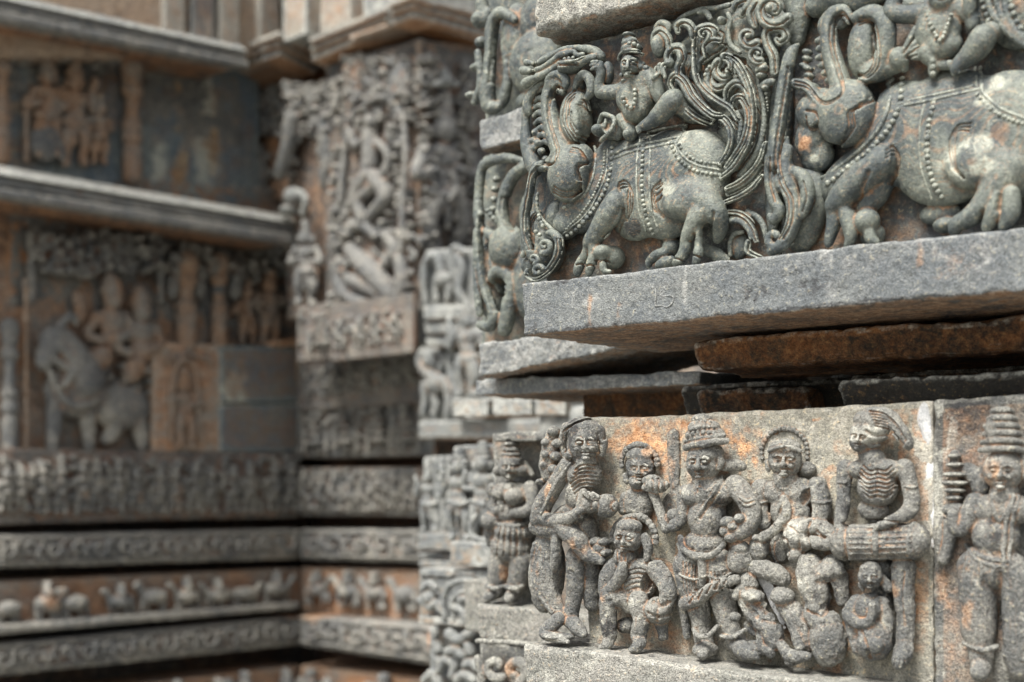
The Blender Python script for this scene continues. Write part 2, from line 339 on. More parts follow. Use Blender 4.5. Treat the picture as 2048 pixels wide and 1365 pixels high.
def finish(name, V, Fq, cavity, mat, parent, fr, label=None, noise=(.9, 1.0), attr=(0, 0, 0), spots=(), m=.001, post=None):
    wx = np.zeros((len(V), 4), f32); wx[:, 0] = cavity; wx[:, 1] = attr[0]; wx[:, 2] = attr[1]; wx[:, 3] = attr[2]
    for kd, a, t, rx, ry, v in spots:
        wn = vnoise(np.stack([V[:, 0], V[:, 1], V[:, 1]*0+a*7], 1), max(rx, ry)*.45, 5); g = np.exp(-(((V[:, 0]-a)/rx)**2+((V[:, 1]-t)/ry)**2))*v*(.75+.75*wn); j = {'rust': 1, 'pale': 2, 'dark': 3}[kd]; wx[:, j] = np.maximum(wx[:, j], g) if v > 0 else wx[:, j]+g
    Mi = np.array(parent['_m']).reshape(4, 4)
    W = fr.P+V[:, :1]*fr.u+V[:, 2:3]*fr.n+V[:, 1:2]*np.array([0, 0, 1.0]); W = ((W-Mi[:3, 3])@Mi[:3, :3]).astype(f32)
    me = tomesh(name, W, Fq[:, ::-1] if FLIP else Fq, wx, mat)
    if noise:
        n = vnormals(me); amp, cell = noise[0]*m, noise[1]
        if post: wx[:, 1] = np.maximum(wx[:, 1], post*np.clip(-n[:, 2]*2-.6, 0, 1)); me.color_attributes['wx'].data.foreach_set('color', wx.astype(f32).ravel())
        dn = 1.0*vnoise(W, .022*cell, 1)+.6*vnoise(W, .009*cell, 2)+.35*vnoise(W, .004*cell, 3)
        pit = np.clip(vnoise(W, .011*cell, 7)-.40, 0, 1)*2.4+np.clip(.16-np.abs(vnoise(W, .016*cell, 9)), 0, 1)*3.0*np.clip(vnoise(W, .05*cell, 10)+.2, 0, 1)
        W = W+n*((dn-pit)*amp)[:, None]; me.vertices.foreach_set('co', W.astype(f32).ravel()); me.update()
    ob = link(name, me, parent)
    if label: ob['label'] = label
    return ob
FLIP = False; ETCH = 2.3
def slab(name, fr, mat, parent, s0, s1, bot, top, h0, h1, label=None, vox=None, rough=1.0, rnd=.006, attr=(0, 0, 0), spots=(), seed=0, sl=(0, 0), post=None, chip=1.0, fs=0.0):
    """a block of stone: bot/top are (t at s0, t at s1); worn, chipped edges; sl leans the ends"""
    b0, b1 = bot; t0, t1 = top; L = np.array([s1-s0, max(t0, t1)-min(b0, b1), h1-h0])
    if vox is None: vox = max((L.prod()/1.1e6)**(1/3), .0022, float(L.min())/60)
    vox = min(vox, L.min()/5)
    lo = np.array([s0, min(b0, b1), h0])-3*vox; L[2] += max(0, -fs)*L[1]; sh = np.ceil((L+6*vox)/vox).astype(int)+1
    a = [(lo[i]+vox*np.arange(sh[i])) for i in range(3)]
    X = a[0][:, None, None]; Y = a[1][None, :, None]; H = a[2][None, None, :]; q = (X-s0)/(s1-s0)
    bt = b0+(b1-b0)*q; tp = t0+(t1-t0)*q
    g = np.stack(np.meshgrid(a[0], a[1], a[2], indexing='ij'), -1).reshape(-1, 3)
    nz = (vnoise(g, .11, seed+13)*.8+vnoise(g, .041, seed+11)*.6+vnoise(g, .013, seed+12)*.5).reshape(sh)
    px = np.maximum(s0+sl[0]*H-X, X-s1-sl[1]*H); py = np.maximum(bt-Y, Y-tp); pz = np.maximum(h0-H, (H-h1+fs*(Y-bt))/math.sqrt(1+fs*fs))
    r = rnd*(1+.9*np.clip(nz*chip, -1, 1.2)); qx = np.maximum(px+r, 0); qy = np.maximum(py+r, 0); qz = np.maximum(pz+r, 0)
    d = np.sqrt(qx**2+qy**2+qz**2)+np.minimum(np.maximum(px, np.maximum(py, pz))+r, 0)-r
    d = (d+nz*.0012*rough).astype(f32); occ = boxblur((d < 0).astype(f32), 3); V, Fq = nets(d, lo, vox)
    I = np.clip(np.round((V-lo)/vox).astype(int), 0, sh-1)
    return finish(name, V, Fq, occ[I[:, 0], I[:, 1], I[:, 2]], mat, parent, fr, label, (rough*.9, 1.6), attr, spots, .001, post)
Q = 1.0
VA = (1030, 40, 5.0556); VB = (1030, 290, 4.874); VC = (1280, 0, 4.2656); VD = (1280, 280, 4.875); V1 = (1030, 20, 2.4377); V2 = (1500, 0, 2.527); V3 = (930, 0, 1.5156)
V4 = (1030, 780, 2.333); V5 = (1340, 780, 2.333); V6 = (1640, 780, 2.333); V7 = (820, 800, 2.4167); PH = (0, 0, 1.0)
N = Frame(1045, 2.4, -2100)
# ================================================================= frieze of beasts, near block
FY = N.shift(-.070)
VX = .0012*Q
def near_yali(root):
    mat = M['yali']
    # ---- the beast: one continuous body
    S = Sculpt(FY, (1030, 75, 1470, 585), (-6, 112), VX); S.v(V1); S.k = 7
    S.el(600, 865, 185, 262, 22, 36, k=20); S.el(745, 855, 200, 268, 24, 38, k=20); S.el(885, 775, 175, 190, 26, 40, 18, k=24); S.el(840, 925, 135, 110, 46, 30, k=14)
    S.el(935, 890, 110, 140, 26, 36, k=20)
    S.el(430, 850, 110, 230, 22, 26, 20, k=16); S.el(330, 960, 130, 130, 20, 24, k=14); S.el(250, 1050, 70, 70, 24, 22, k=12)
    S.el(268, 800, 112, 140, 50, 40, 10, k=3)                     # jowl of the head
    S.el(315, 740, 72, 90, 50, 30, k=6)
    S.st([(235, 400, 20), (225, 355, 26), (190, 350, 32), (165, 420, 34), (172, 520, 40), (200, 620, 46), (240, 710, 55)], h=50, k=7)
    S.st([(100, 760, 22), (150, 765, 24), (195, 725, 30), (215, 690, 30)], h=58, k=5)
    S.st([(55, 470, 20), (52, 560, 18), (55, 640, 26), (75, 720, 34), (100, 780, 34)], h=44, k=8)   # ragged lip
    S.st([(150, 345, 12), (95, 390, 18), (62, 450, 22), (66, 500, 18)], h=50, k=6)
    S.el(120, 560, 75, 210, 6, 22, 4); S.el(150, 900, 90, 220, 2, 18, -5)
    # curled lobes above the snout
    S.v(VA); S.st([(335, 660, 30), (345, 590, 38), (415, 550, 42), (490, 575, 44), (520, 640, 38), (495, 700, 24)], h=60, k=4)
    S.st([(600, 700, 26), (640, 600, 38), (705, 555, 42), (765, 620, 46), (775, 720, 44), (730, 790, 30)], h=50, k=5)
    S.el(440, 690, 50, 60, 44, 18); S.el(665, 650, 50, 60, 36, 14)
    # ear
    S.v(V1); S.el(300, 530, 82, 140, 40, 30, -4, k=6); S.el(290, 545, 56, 100, 60, 20, -8, k=5)
    # teeth
    for i, (x, y) in enumerate([(128, 390), (118, 432), (113, 468), (112, 503), (116, 540), (122, 575), (128, 610), (140, 645)]):
        S.st([(x+32, y+8, 17), (x+6, y-2, 15), (x-20, y+14, 8)], h=44, k=1.5); S.el(x-8, y+20, 14, 12, 34, 10)
    for x, y in [(100, 600), (88, 640), (112, 650), (95, 675), (130, 690), (150, 730)]: S.el(x, y, 18, 18, 46, 9)
    # front leg
    S.v(VB); S.k = 6
    S.st([(1000, 545, 110, 52), (915, 680, 112, 58), (810, 850, 88, 56), (735, 960, 74, 54)], k=8)
    S.st([(740, 960, 62), (700, 1060, 46), (645, 1150, 44), (615, 1215, 38), (608, 1262, 26)], h=50)
    S.st([(770, 960, 60), (765, 1080, 46), (745, 1160, 50), (728, 1215, 38), (722, 1262, 24)], h=56, k=4)
    S.el(870, 1055, 88, 84, 46, 26); S.el(960, 1100, 105, 115, 26, 26); S.st([(850, 1120, 32), (860, 1200, 32), (880, 1232, 22), (930, 1232, 12)], h=58, k=3)
    S.st([(1040, 620, 22), (1010, 720, 26), (930, 820, 28), (870, 900, 24)], h=58, k=5)
    # hind leg
    S.v(VD); S.el(520, 600, 270, 185, 50, 30, 15, k=16); S.el(370, 640, 140, 125, 60, 24, k=12)
    S.st([(650, 610, 140, 52), (745, 730, 100, 54), (785, 850, 66, 44), (755, 970, 44, 36)], k=8)
    S.st([(590, 720, 108, 62), (500, 870, 74, 66), (455, 970, 50, 66), (440, 1080, 50, 64), (385, 1165, 42, 64), (342, 1210, 24, 62)], k=7)
    S.st([(570, 880, 50, 64), (570, 1020, 34, 62), (570, 1100, 46, 64), (548, 1185, 34, 64), (525, 1222, 16, 62)], k=4)
    S.el(310, 1050, 90, 95, 12, 20); S.st([(250, 1100, 50), (160, 1130, 46), (95, 1185, 32), (85, 1240, 18)], h=24); S.st([(300, 1180, 50), (220, 1205, 44), (175, 1230, 30)], h=30)
    S.st([(640, 1080, 60), (740, 1120, 66), (840, 1170, 40)], h=24, k=4, fh=.6)
    # carved lines
    S.v(V1); lw = 5
    for off in (0, 15): S.gr([(232-off, 385), (205-off*.4, 372+off*.3), (172-off*.6, 430), (168-off*.6, 520), (195-off*.7, 625), (212-off*.7, 690), (185-off*.4, 750+off*.2), (130, 742+off*.8)], lw, 2.6, 55)
    for off in (0, 16, 32): S.gr([(290-off*.1, 395+off), (248+off*.5, 440+off*.6), (232+off, 540), (262+off*.8, 610-off*.3), (310, 655-off*1.4), (352-off, 600), (352-off, 520), (330-off*.7, 440+off*.7)], lw, 2.2, 60)
    S.gr([(265, 480), (255, 540), (285, 590)], lw, 1.8, 66); S.gr([(275, 500), (275, 545), (300, 585)], lw, 1.6, 66)
    for off in (0, 13, 26): S.gr([(275-off*.3, 672+off*.8), (310, 682+off*.8), (340-off*.6, 720+off*.5), (345-off*.7, 750), (310-off*.4, 752+off), (300-off*-.3, 800), (312, 830)], lw, 1.9, 66)
    for off in (0, 13, 26): S.gr([(190-off*.2, 862+off), (230, 885+off), (280, 880+off), (325, 845+off*.9)], lw, 1.9, 66)
    S.v(VB); S.gr([(620, 350), (690, 400), (690, 480), (560, 590), (470, 600)], 14, -2.5, 40)
    for off in (0, 30, 60): S.gr([(1000+off*.2, 430+off*.4), (1020, 370+off), (1075, 355+off), (1125-off*.4, 420), (1150-off*.8, 540), (1130-off*.6, 660), (1090-off*.4, 740)], 9, 2.2, 55)
    S.gr([(1040, 620), (1010, 740), (900, 850), (850, 900)], 12, 2.6, 60)
    for x, y in [(640, 1160), (735, 1170), (860, 1125)]: S.gr([(x-45, y+12), (x, y), (x+45, y+18)], 8, 2.2, 62)
    S.v(VD)
    for off in (0, 26, 52): S.gr([(200-off*.2, 400+off), (130+off*.5, 470+off*.4), (105+off*.7, 560), (130+off*.6, 680-off*.2), (230, 765-off*.6)], 8, 2.0, 68)
    for y in (440, 500, 560): S.gr([(150, y+45), (190, y+20), (215, y-15)], 8, 1.8, 68)
    S.gr([(715, 710), (690, 830), (640, 950)], 16, 4.5, 62); S.gr([(530, 920), (530, 1001)], 14, 4, 60)
    for x, y in [(380, 1165), (545, 1130)]: S.gr([(x-50, y-10), (x, y), (x+45, y+20)], 8, 2.4, 62)
    S.v(V1)
    S.spot('pale', 880, 650, 120, 70, 1.0).spot('pale', 800, 930, 120, 90, .9).spot('pale', 620, 620, 90, 40, .4).spot('rust', 560, 800, 120, 160, .35).spot('rust', 210, 760, 60, 60, .35).spot('dark', 640, 1080, 100, 50, .7).spot('rust', 420, 1150, 60, 60, .4).spot('dark', 1000, 900, 90, 60, .5).spot('dark', 420, 760, 60, 60, .2)
    S.mesh('beast', mat, root, 'walking lion-bodied beast with an upturned snout', plane=-2, kp=6, noise=(.55, 1)); B = S.keep()
    # ---- harness: cloth lines, collars and strings of beads
    S = Sculpt(FY, (1100, 255, 1470, 485), (10, 105), VX); S.base = B; S.v(V1); S.k = 1.5
    S.st([(490, 700, 9, 1001), (570, 665, 9, 1001), (800, 622, 9, 1001)], sm=False); S.st([(490, 722, 8, 1001), (570, 690, 8, 1001), (790, 645, 8, 1001)], sm=False)
    S.st([(790, 640, 8, 1001), (835, 572, 8, 1001)]); S.st([(640, 605, 7, 1001), (720, 580, 7, 1001), (835, 562, 7, 1001)])
    for x in (0, 62): S.st([(612+x*.8, 620, 6, 1001), (596+x, 720, 6, 1001), (593+x, 850, 6, 1001), (605+x, 980, 6, 1001), (640+x, 1080, 6, 1001)])
    S.beads([(628, 640, 1, 1001), (622, 740, 1, 1001), (620, 860, 1, 1001), (632, 970, 1, 1001), (655, 1050, 1, 1001), (675, 1095, 1, 1001)], 12.5)
    S.st([(775, 640, 7, 1001), (820, 715, 7, 1001), (900, 762, 7, 1001), (1025, 785, 7, 1001)])
    S.beads([(790, 640, 1, 1001), (830, 700, 1, 1001), (905, 742, 1, 1001), (1020, 752, 1, 1001)], 10.5); S.beads([(758, 650, 1, 1001), (800, 728, 1, 1001), (880, 785, 1, 1001), (1015, 808, 1, 1001)], 11.5)
    S.beads([(475, 672, 1, 1001), (468, 780, 1, 1001), (440, 880, 1, 1001), (372, 990, 1, 1001), (300, 1070, 1, 1001), (250, 1105, 1, 1001)], 13.5)
    S.beads([(437, 690, 1, 1001), (430, 780, 1, 1001), (395, 880, 1, 1001), (330, 985, 1, 1001), (240, 1080, 1, 1001)], 8.5)
    S.st([(452, 680, 5, 1001), (446, 790, 5, 1001), (412, 885, 5, 1001), (345, 1000, 5, 1001), (235, 1092, 5, 1001)]); S.st([(395, 670, 8, 1001), (385, 800, 8, 1001), (340, 900, 9, 1001), (240, 965, 9, 1001)])
    S.mesh('harness', mat, root, 'strings of carved beads and a saddle cloth border', noise=(.3, 1))
    # ---- rider
    S = Sculpt(FY, (1120, 55, 1385, 290), (10, 100), VX*.85); S.v(VA); S.k = 4
    S.el(1165, 475, 92, 112, 62, 22); S.el(1175, 440, 95, 90, 58, 20); S.st([(1180, 560, 60), (1200, 620, 75)], h=50)
    S.st([(1130, 700, 95, 42), (1300, 650, 100, 44)], k=10); S.el(1190, 790, 170, 170, 44, 26, k=12); S.el(1230, 930, 130, 120, 46, 28, k=12); S.el(1310, 780, 120, 160, 40, 24, k=12)
    S.st([(1080, 715, 66, 46), (960, 735, 62, 50), (860, 735, 56, 52)], k=8); S.st([(860, 735, 50, 54), (850, 640, 42, 58), (870, 540, 38, 60), (850, 460, 48, 62)], k=6)
    for a, b in (((820, 480), (770, 500)), ((820, 450), (765, 460)), ((830, 425), (775, 425))): S.st([(*a, 20), (*b, 15)], h=70, k=2)
    S.el(940, 540, 60, 120, 40, 14)
    S.v(VC); S.st([(60, 640, 70, 44), (150, 760, 60, 44), (175, 850, 45, 52)], k=8); S.st([(170, 840, 42, 56), (155, 740, 40, 60), (150, 650, 42, 62)], k=5)
    for i, (x, y) in enumerate([(130, 590), (158, 560), (185, 560), (205, 590)]): S.st([(x+8, y+70, 15), (x, y+10, 13), (x+12, y-16, 11)], h=68, k=1.5)
    S.st([(115, 670, 20), (150, 635, 13)], h=72)
    S.st([(10, 1085, 30, 60), (90, 1050, 46, 60), (170, 980, 70, 62), (260, 880, 84, 60), (300, 850, 80, 52)], k=8); S.st([(300, 850, 70, 50), (390, 940, 60, 36), (470, 1010, 45, 24)], k=8)
    for i in range(4): S.st([(0+i*3, 1070+i*14, 12, 64), (-32+i*5, 1090+i*14, 9, 64)], k=1)
    S.v(VA); S.st([(1080, 1010, 70, 44), (1160, 1110, 58, 48), (1170, 1180, 52, 52)], k=6); S.el(1165, 1165, 55, 60, 52, 22)
    # crown
    S.st([(1052, 395, 22, 60), (1080, 345, 24, 68), (1150, 320, 26, 74), (1230, 325, 26, 72), (1290, 350, 24, 60)], k=2); S.el(1180, 300, 105, 60, 56, 22); S.el(1170, 245, 75, 55, 56, 22)
    S.beads([(1110, 260, 1, 66), (1160, 240, 1, 74), (1220, 250, 1, 72), (1260, 280, 1, 62)], 26); S.st([(1105, 205, 22, 60), (1160, 192, 24, 66), (1215, 205, 22, 62)], k=2); S.el(1155, 155, 52, 28, 60, 16)
    for y in (322, 345): S.gr([(1060, y+40), (1100, y+5), (1170, y-8), (1270, y)], 5, 1.4, 72)
    # face
    S.st([(1085, 410, 10, 78), (1115, 402, 12, 82), (1140, 412, 9, 82)], k=1.5); S.st([(1160, 410, 9, 82), (1190, 398, 12, 82), (1222, 406, 10, 78)], k=1.5)
    for x in (1105, 1195):
        S.gr([(x-24, 432), (x, 418), (x+24, 430)], 8, 2.2, 80); S.el(x, 436, 21, 12, 80, 5, k=.8); S.gr([(x-22, 450), (x, 456), (x+22, 450)], 5, 1.3, 80)
    S.st([(1142, 415, 13, 84), (1138, 450, 15, 88), (1132, 478, 20, 90)], k=2); S.el(1112, 484, 13, 10, 84, 6, k=1); S.el(1156, 482, 13, 10, 84, 6, k=1)
    S.st([(1110, 510, 9, 84), (1135, 505, 11, 87), (1175, 505, 9, 83)], k=1); S.st([(1115, 530, 10, 83), (1138, 533, 11, 86), (1170, 528, 9, 82)], k=1); S.gr([(1108, 520), (1140, 519), (1176, 516)], 5, 2, 85); S.el(1140, 565, 34, 20, 80, 9, k=2)
    S.st([(1260, 430, 26, 56), (1275, 480, 28, 58)], k=2); S.beads([(1290, 450, 1, 54), (1330, 480, 1, 54), (1290, 510, 1, 56)], 34); S.beads([(1075, 560, 1, 60), (1060, 600, 1, 58)], 26); S.el(1120, 620, 40, 22, 58, 12)
    S.beads([(1090, 790, 1, 72), (1110, 845, 1, 74), (1165, 890, 1, 76), (1208, 840, 1, 76), (1212, 770, 1, 74), (1215, 700, 1, 70)], 25)
    S.spot('rust', 1150, 1060, 120, 60, .5).spot('rust', 850, 520, 100, 140, .45).spot('pale', 1150, 800, 120, 100, .4)
    S.mesh('rider', mat, root, 'small seated rider in a tiered crown', plane=0, kp=6, noise=(.6, 1))
    # ---- the trunk bundle, bowl and open scroll held before the rider
    S = Sculpt(FY, (1030, 80, 1265, 290), (4, 96), VX); S.v(VA); S.k = 3
    S.st([(115, 430, 34, 52), (200, 438, 27, 56), (290, 410, 28, 58), (390, 350, 28, 58), (500, 300, 30, 56), (640, 288, 34, 52), (780, 310, 44, 48), (870, 370, 50, 44)])
    S.st([(80, 515, 42, 56), (180, 515, 29, 62), (270, 488, 28, 64), (370, 425, 30, 64), (450, 360, 30, 62), (560, 325, 28, 58)]); S.st([(105, 645, 54, 58), (180, 600, 40, 62), (280, 560, 40, 62), (380, 500, 38, 60), (470, 430, 34, 56)])
    S.el(300, 470, 200, 90, 36, 20, -30); S.el(700, 340, 190, 70, 34, 18, 5)
    for x, y in ((195, 430), (165, 515)): S.gr([(x, y-40), (x-6, y), (x+4, y+40)], 7, 3, 62); S.gr([(x+22, y-40), (x+16, y), (x+26, y+40)], 6, 2.5, 62)
    S.el(555, 480, 125, 68, 56, 24, -3); S.st([(440, 430, 16, 68), (520, 425, 17, 78), (610, 415, 16, 74), (700, 380, 15, 66)]); S.gr([(440, 455), (540, 455), (640, 430), (720, 400)], 7, 2.5, 76); S.beads([(500, 400, 1, 68), (590, 385, 1, 68)], 22)
    S.st([(600, 470, 55, 52), (720, 410, 42, 52), (800, 380, 34, 54)])
    S.st([(520, 345, 22, 62), (590, 320, 20, 62), (630, 360, 22, 60), (690, 350, 20, 58)])
    S.el(980, 1120, 120, 90, 38, 24, 25); S.st([(850, 1060, 24, 48), (880, 965, 24, 54), (940, 965, 22, 58), (1005, 1005, 24, 62), (985, 1090, 22, 68), (930, 1160, 22, 70), (870, 1220, 22, 62)], k=2); S.el(850, 1120, 62, 62, 56, 20); S.el(925, 1060, 45, 70, 62, 12, 20, op='cut'); S.st([(920, 1010, 16, 54), (905, 1090, 14, 56)], k=2)
    S.st([(1000, 1010, 30, 48), (1080, 1080, 40, 44), (1040, 1180, 40, 40)])
    S.mesh('trunk_bundle', mat, root, 'lotus-bud trunk tips with a bowl and an open scroll', plane=2, kp=6, noise=(.6, 1))
    # ---- hanging tusk scroll on the corner
    S = Sculpt(FY, (1030, 280, 1160, 590), (-4, 92), VX); S.v(VB); S.k = 4
    S.st([(250, 190, 40, 60), (190, 260, 46, 62), (160, 400, 48, 62), (130, 560, 52, 60), (105, 720, 54, 58), (110, 880, 58, 56), (140, 1000, 50, 54), (170, 1100, 44, 52)], k=3)
    S.el(200, 900, 150, 260, 22, 30, 8, k=8); S.el(330, 1040, 150, 220, 22, 32, 5, k=8); S.el(180, 1180, 110, 110, 26, 26)
    S.st([(320, 860, 26, 54), (380, 870, 40, 56), (430, 930, 46, 56), (430, 1020, 46, 56), (400, 1120, 42, 56), (340, 1210, 36, 56), (270, 1280, 32, 58), (180, 1310, 26, 58), (110, 1270, 24, 58), (120, 1220, 20, 58)], k=3)
    S.st(vol(290, 985, 12, 74, 60, 470, 14, 30), h=62, k=2); S.st(vol(185, 1115, 10, 48, 60, 440, 12, 22), h=62, k=2); S.st(vol(225, 1235, 10, 62, 20, 330, 14, 24), h=62, k=2)
    S.beads([(232, 690, 1, 60), (245, 740, 1, 60), (275, 800, 1, 60)], 26, gap=1.5); S.beads([(200, 850, 1, 62), (250, 885, 1, 62)], 24); S.st([(75, 960, 24, 56), (95, 1020, 22, 56), (80, 1080, 26, 56)]); S.st([(215, 440, 18, 52), (215, 620, 18, 52), (260, 720, 16, 46), (330, 800, 16, 46), (380, 850, 18, 46)])
    for o2 in (-26, 0, 26): S.gr([(225+o2*.6, 215), (175+o2, 300), (150+o2, 440), (120+o2, 600), (100+o2, 760), (115+o2, 900), (150+o2*.7, 1020)], 7, 2.8, 64)
    for o2 in (-14, 14): S.gr([(420+o2, 920), (425+o2, 1020), (390+o2, 1120), (310+o2, 1230), (200, 1300+o2), (120-o2, 1270)], 7, 2.4, 64)
    S.el(380, 720, 90, 180, 12, 20, 15)
    S.mesh('tusk_scroll', mat, root, 'long drooping tusk ending in curls', plane=-3, kp=8, noise=(.6, 1))
    # ---- foliage scroll behind the rump
    S = Sculpt(FY, (1275, 0, 1570, 560), (-6, 88), VX); S.v(VC); S.k = 3
    S.el(560, 640, 380, 420, 6, 22, 30, k=10); S.el(900, 300, 420, 330, 4, 20, k=10); S.el(900, 1000, 250, 480, 4, 22, k=10)
    def band(p, h, g=0, w=1.0, gd=2.6):
        S.st([(a[0], a[1], a[2]*w, h) for a in p], k=2.5)
        if g:
            q = crom([(a[0], a[1]) for a in p], 4); dx = np.gradient(q[:, 0]); dy = np.gradient(q[:, 1]); L_ = np.hypot(dx, dy)+1e-6; rr = np.mean([a[2] for a in p])
            for o2 in ([0] if g == 1 else [-.42, .42]): S.gr([(x-dyy/l*rr*o2, y+dxx/l*rr*o2) for x, y, dxx, dyy, l in zip(q[::2, 0], q[::2, 1], dx[::2], dy[::2], L_[::2])], max(5, rr*.16), gd, h+rr/4*.8)
    band(vol(735, 610, 16, 128, 0, -100, 22, 30)+[(760, 492, 34), (830, 550, 38), (900, 680, 42), (945, 830, 44), (960, 1000, 44), (940, 1170, 44), (890, 1300, 40), (800, 1440, 34), (700, 1520, 28)], 52, 2)
    band(vol(735, 610, 16, 105, -40, 230, 22, 40), 46, 1); band([(640, 560, 26), (600, 640, 44), (600, 720, 52), (660, 760, 48), (740, 720, 36), (780, 640, 26)], 40, 1)
    band([(735, 860, 20), (738, 780, 28), (800, 715, 32), (870, 725, 32), (915, 800, 28)], 46, 1); band([(790, 905, 20), (800, 850, 26), (860, 835, 34), (915, 930, 36), (925, 1060, 36), (890, 1200, 34), (820, 1320, 30), (740, 1430, 26)], 50, 2)
    band([(830, 960, 20), (860, 1080, 24), (830, 1220, 24), (760, 1340, 22)], 44, 0)
    band([(612, 1050, 18), (650, 1000, 26), (710, 1010, 34), (770, 1090, 38), (785, 1200, 36), (750, 1310, 32), (690, 1400, 24)], 54, 2)
    band([(285, 770, 22), (262, 710, 30), (300, 650, 38), (370, 700, 46), (430, 810, 46), (520, 910, 42), (620, 985, 34), (700, 990, 22)], 56, 2)
    band([(350, 890, 40), (420, 960, 40), (500, 1015, 36), (600, 1055, 28)], 44, 2)
    band([(465, 470, 26), (470, 600, 28), (500, 710, 30), (580, 800, 30), (680, 870, 30), (760, 920, 26), (830, 1020, 22)], 52, 1); band([(340, 560, 34), (370, 640, 30), (430, 760, 26)], 36, 0)
    band([(255, 545, 34), (240, 490, 36), (270, 425, 40), (340, 420, 46), (360, 500, 42), (330, 580, 36), (330, 640, 30)], 56, 1); S.el(250, 545, 45, 38, 58, 12)
    band(vol(545, 295, 10, 66, 90, 400, 18, 30)+[(560, 390, 20)], 52, 1); band([(640, 350, 18), (650, 260, 26), (580, 225, 28), (500, 250, 28), (470, 330, 28), (460, 480, 26)], 46, 1)
    band([(325, 270, 26), (320, 220, 30), (380, 195, 36), (440, 240, 36), (450, 330, 26)], 50, 1); band([(115, 380, 24), (130, 300, 34), (180, 270, 38), (240, 330, 36), (250, 410, 30)], 46, 1); S.el(160, 400, 55, 100, 48, 18, -5); S.st([(135, 240, 22), (180, 195, 26), (240, 220, 26), (250, 260, 18)], h=46)
    band([(490, 620, 22), (520, 540, 30), (590, 480, 36), (660, 440, 36), (700, 400, 24)], 36, 1); S.el(610, 400, 80, 70, 38, 16, -30); band([(560, 480, 16), (550, 400, 22), (600, 350, 26), (680, 350, 26)], 50, 1)
    S.beads([(560, 640, 1, 50), (580, 590, 1, 50), (610, 560, 1, 50)], 20)
    band([(280, 230, 18), (360, 150, 22), (500, 90, 24), (640, 75, 24), (760, 45, 22)], 30, 0); band([(500, 110, 16), (560, 100, 22), (600, 160, 22)], 40, 0); S.el(700, 180, 32, 36, 44, 14)
    band([(750, 120, 18), (770, 180, 20), (755, 280, 18), (770, 380, 20), (850, 450, 20)], 36, 0); S.el(830, 510, 50, 30, 14, 12, 40, op='cut'); S.el(850, 515, 42, 34, 30, 26, 30, op='cut')
    band(vol(1130, 85, 22, 150, 60, -330, 32, 50), 56, 1, gd=3.2); S.el(1125, 85, 42, 42, 52, 20)
    band([(800, 100, 20), (830, 40, 34), (900, 10, 46)], 46, 1); band([(870, 130, 30), (920, 70, 42), (1000, -10, 46)], 50, 1); band([(980, 220, 36), (950, 120, 44), (1000, 30, 46)], 52, 1)
    band(vol(930, 315, 16, 90, 0, -320, 24, 42), 54, 1); S.el(935, 315, 30, 28, 56, 14)
    band([(1165, 340, 24), (1190, 365, 30), (1245, 330, 34), (1230, 260, 38), (1150, 240, 40), (1080, 280, 40), (1090, 380, 40), (1140, 480, 44), (1150, 620, 40)], 50, 1)
    band(vol(1000, 465, 14, 66, 60, -300, 20, 32), 54, 1); band([(1060, 560, 26), (1030, 560, 24), (1000, 600, 24)], 50, 0); S.el(1060, 590, 40, 30, 52, 14); S.el(1040, 650, 44, 26, 50, 14)
    band([(1130, 700, 30), (1080, 710, 28), (1045, 730, 24)], 50, 0); S.el(1075, 755, 34, 22, 48, 12); S.beads([(1078, 800, 1, 46), (1085, 880, 1, 44), (1095, 960, 1, 42)], 18, r1=8, gap=2.2)
    band([(1000, 640, 20), (1030, 780, 22), (1060, 950, 22), (1050, 1120, 26), (1010, 1280, 28), (940, 1400, 28), (850, 1500, 26)], 34, 0)
    S.v(VD); band([(1225, 40, 30), (1180, 190, 36), (1080, 330, 38), (960, 430, 36), (850, 480, 30)], 46, 2); band([(1190, 260, 26), (1110, 380, 32), (990, 470, 32), (860, 530, 28)], 40, 1); band([(1190, 360, 28), (1110, 470, 38), (980, 560, 38), (830, 620, 32)], 44, 2)
    band([(860, 720, 40), (960, 730, 46), (1050, 790, 46), (1110, 880, 40), (1140, 980, 34)], 34, 2); band([(1050, 700, 30), (1150, 760, 30), (1210, 860, 28), (1230, 960, 24)], 26, 0); band([(870, 790, 22), (980, 800, 24), (1060, 880, 22), (1080, 960, 18)], 38, 0)
    S.el(960, 1030, 110, 130, 8, 12); band([(1060, 1000, 34), (1050, 1080, 34), (1110, 1120, 26), (1180, 1150, 24)], 26, 1); S.el(1160, 1040, 26, 34, 26, 20, op='cut'); band([(1000, 900, 20), (920, 920, 22), (880, 1000, 22), (880, 1120, 22)], 22, 0)
    S.v(VC).spot('dark', 500, 120, 260, 100, .5).spot('rust', 780, 330, 120, 120, .25)
    S.mesh('leaf_scroll', mat, root, 'tall curling foliage tail with volutes', plane=-3, kp=5, noise=(.55, 1))
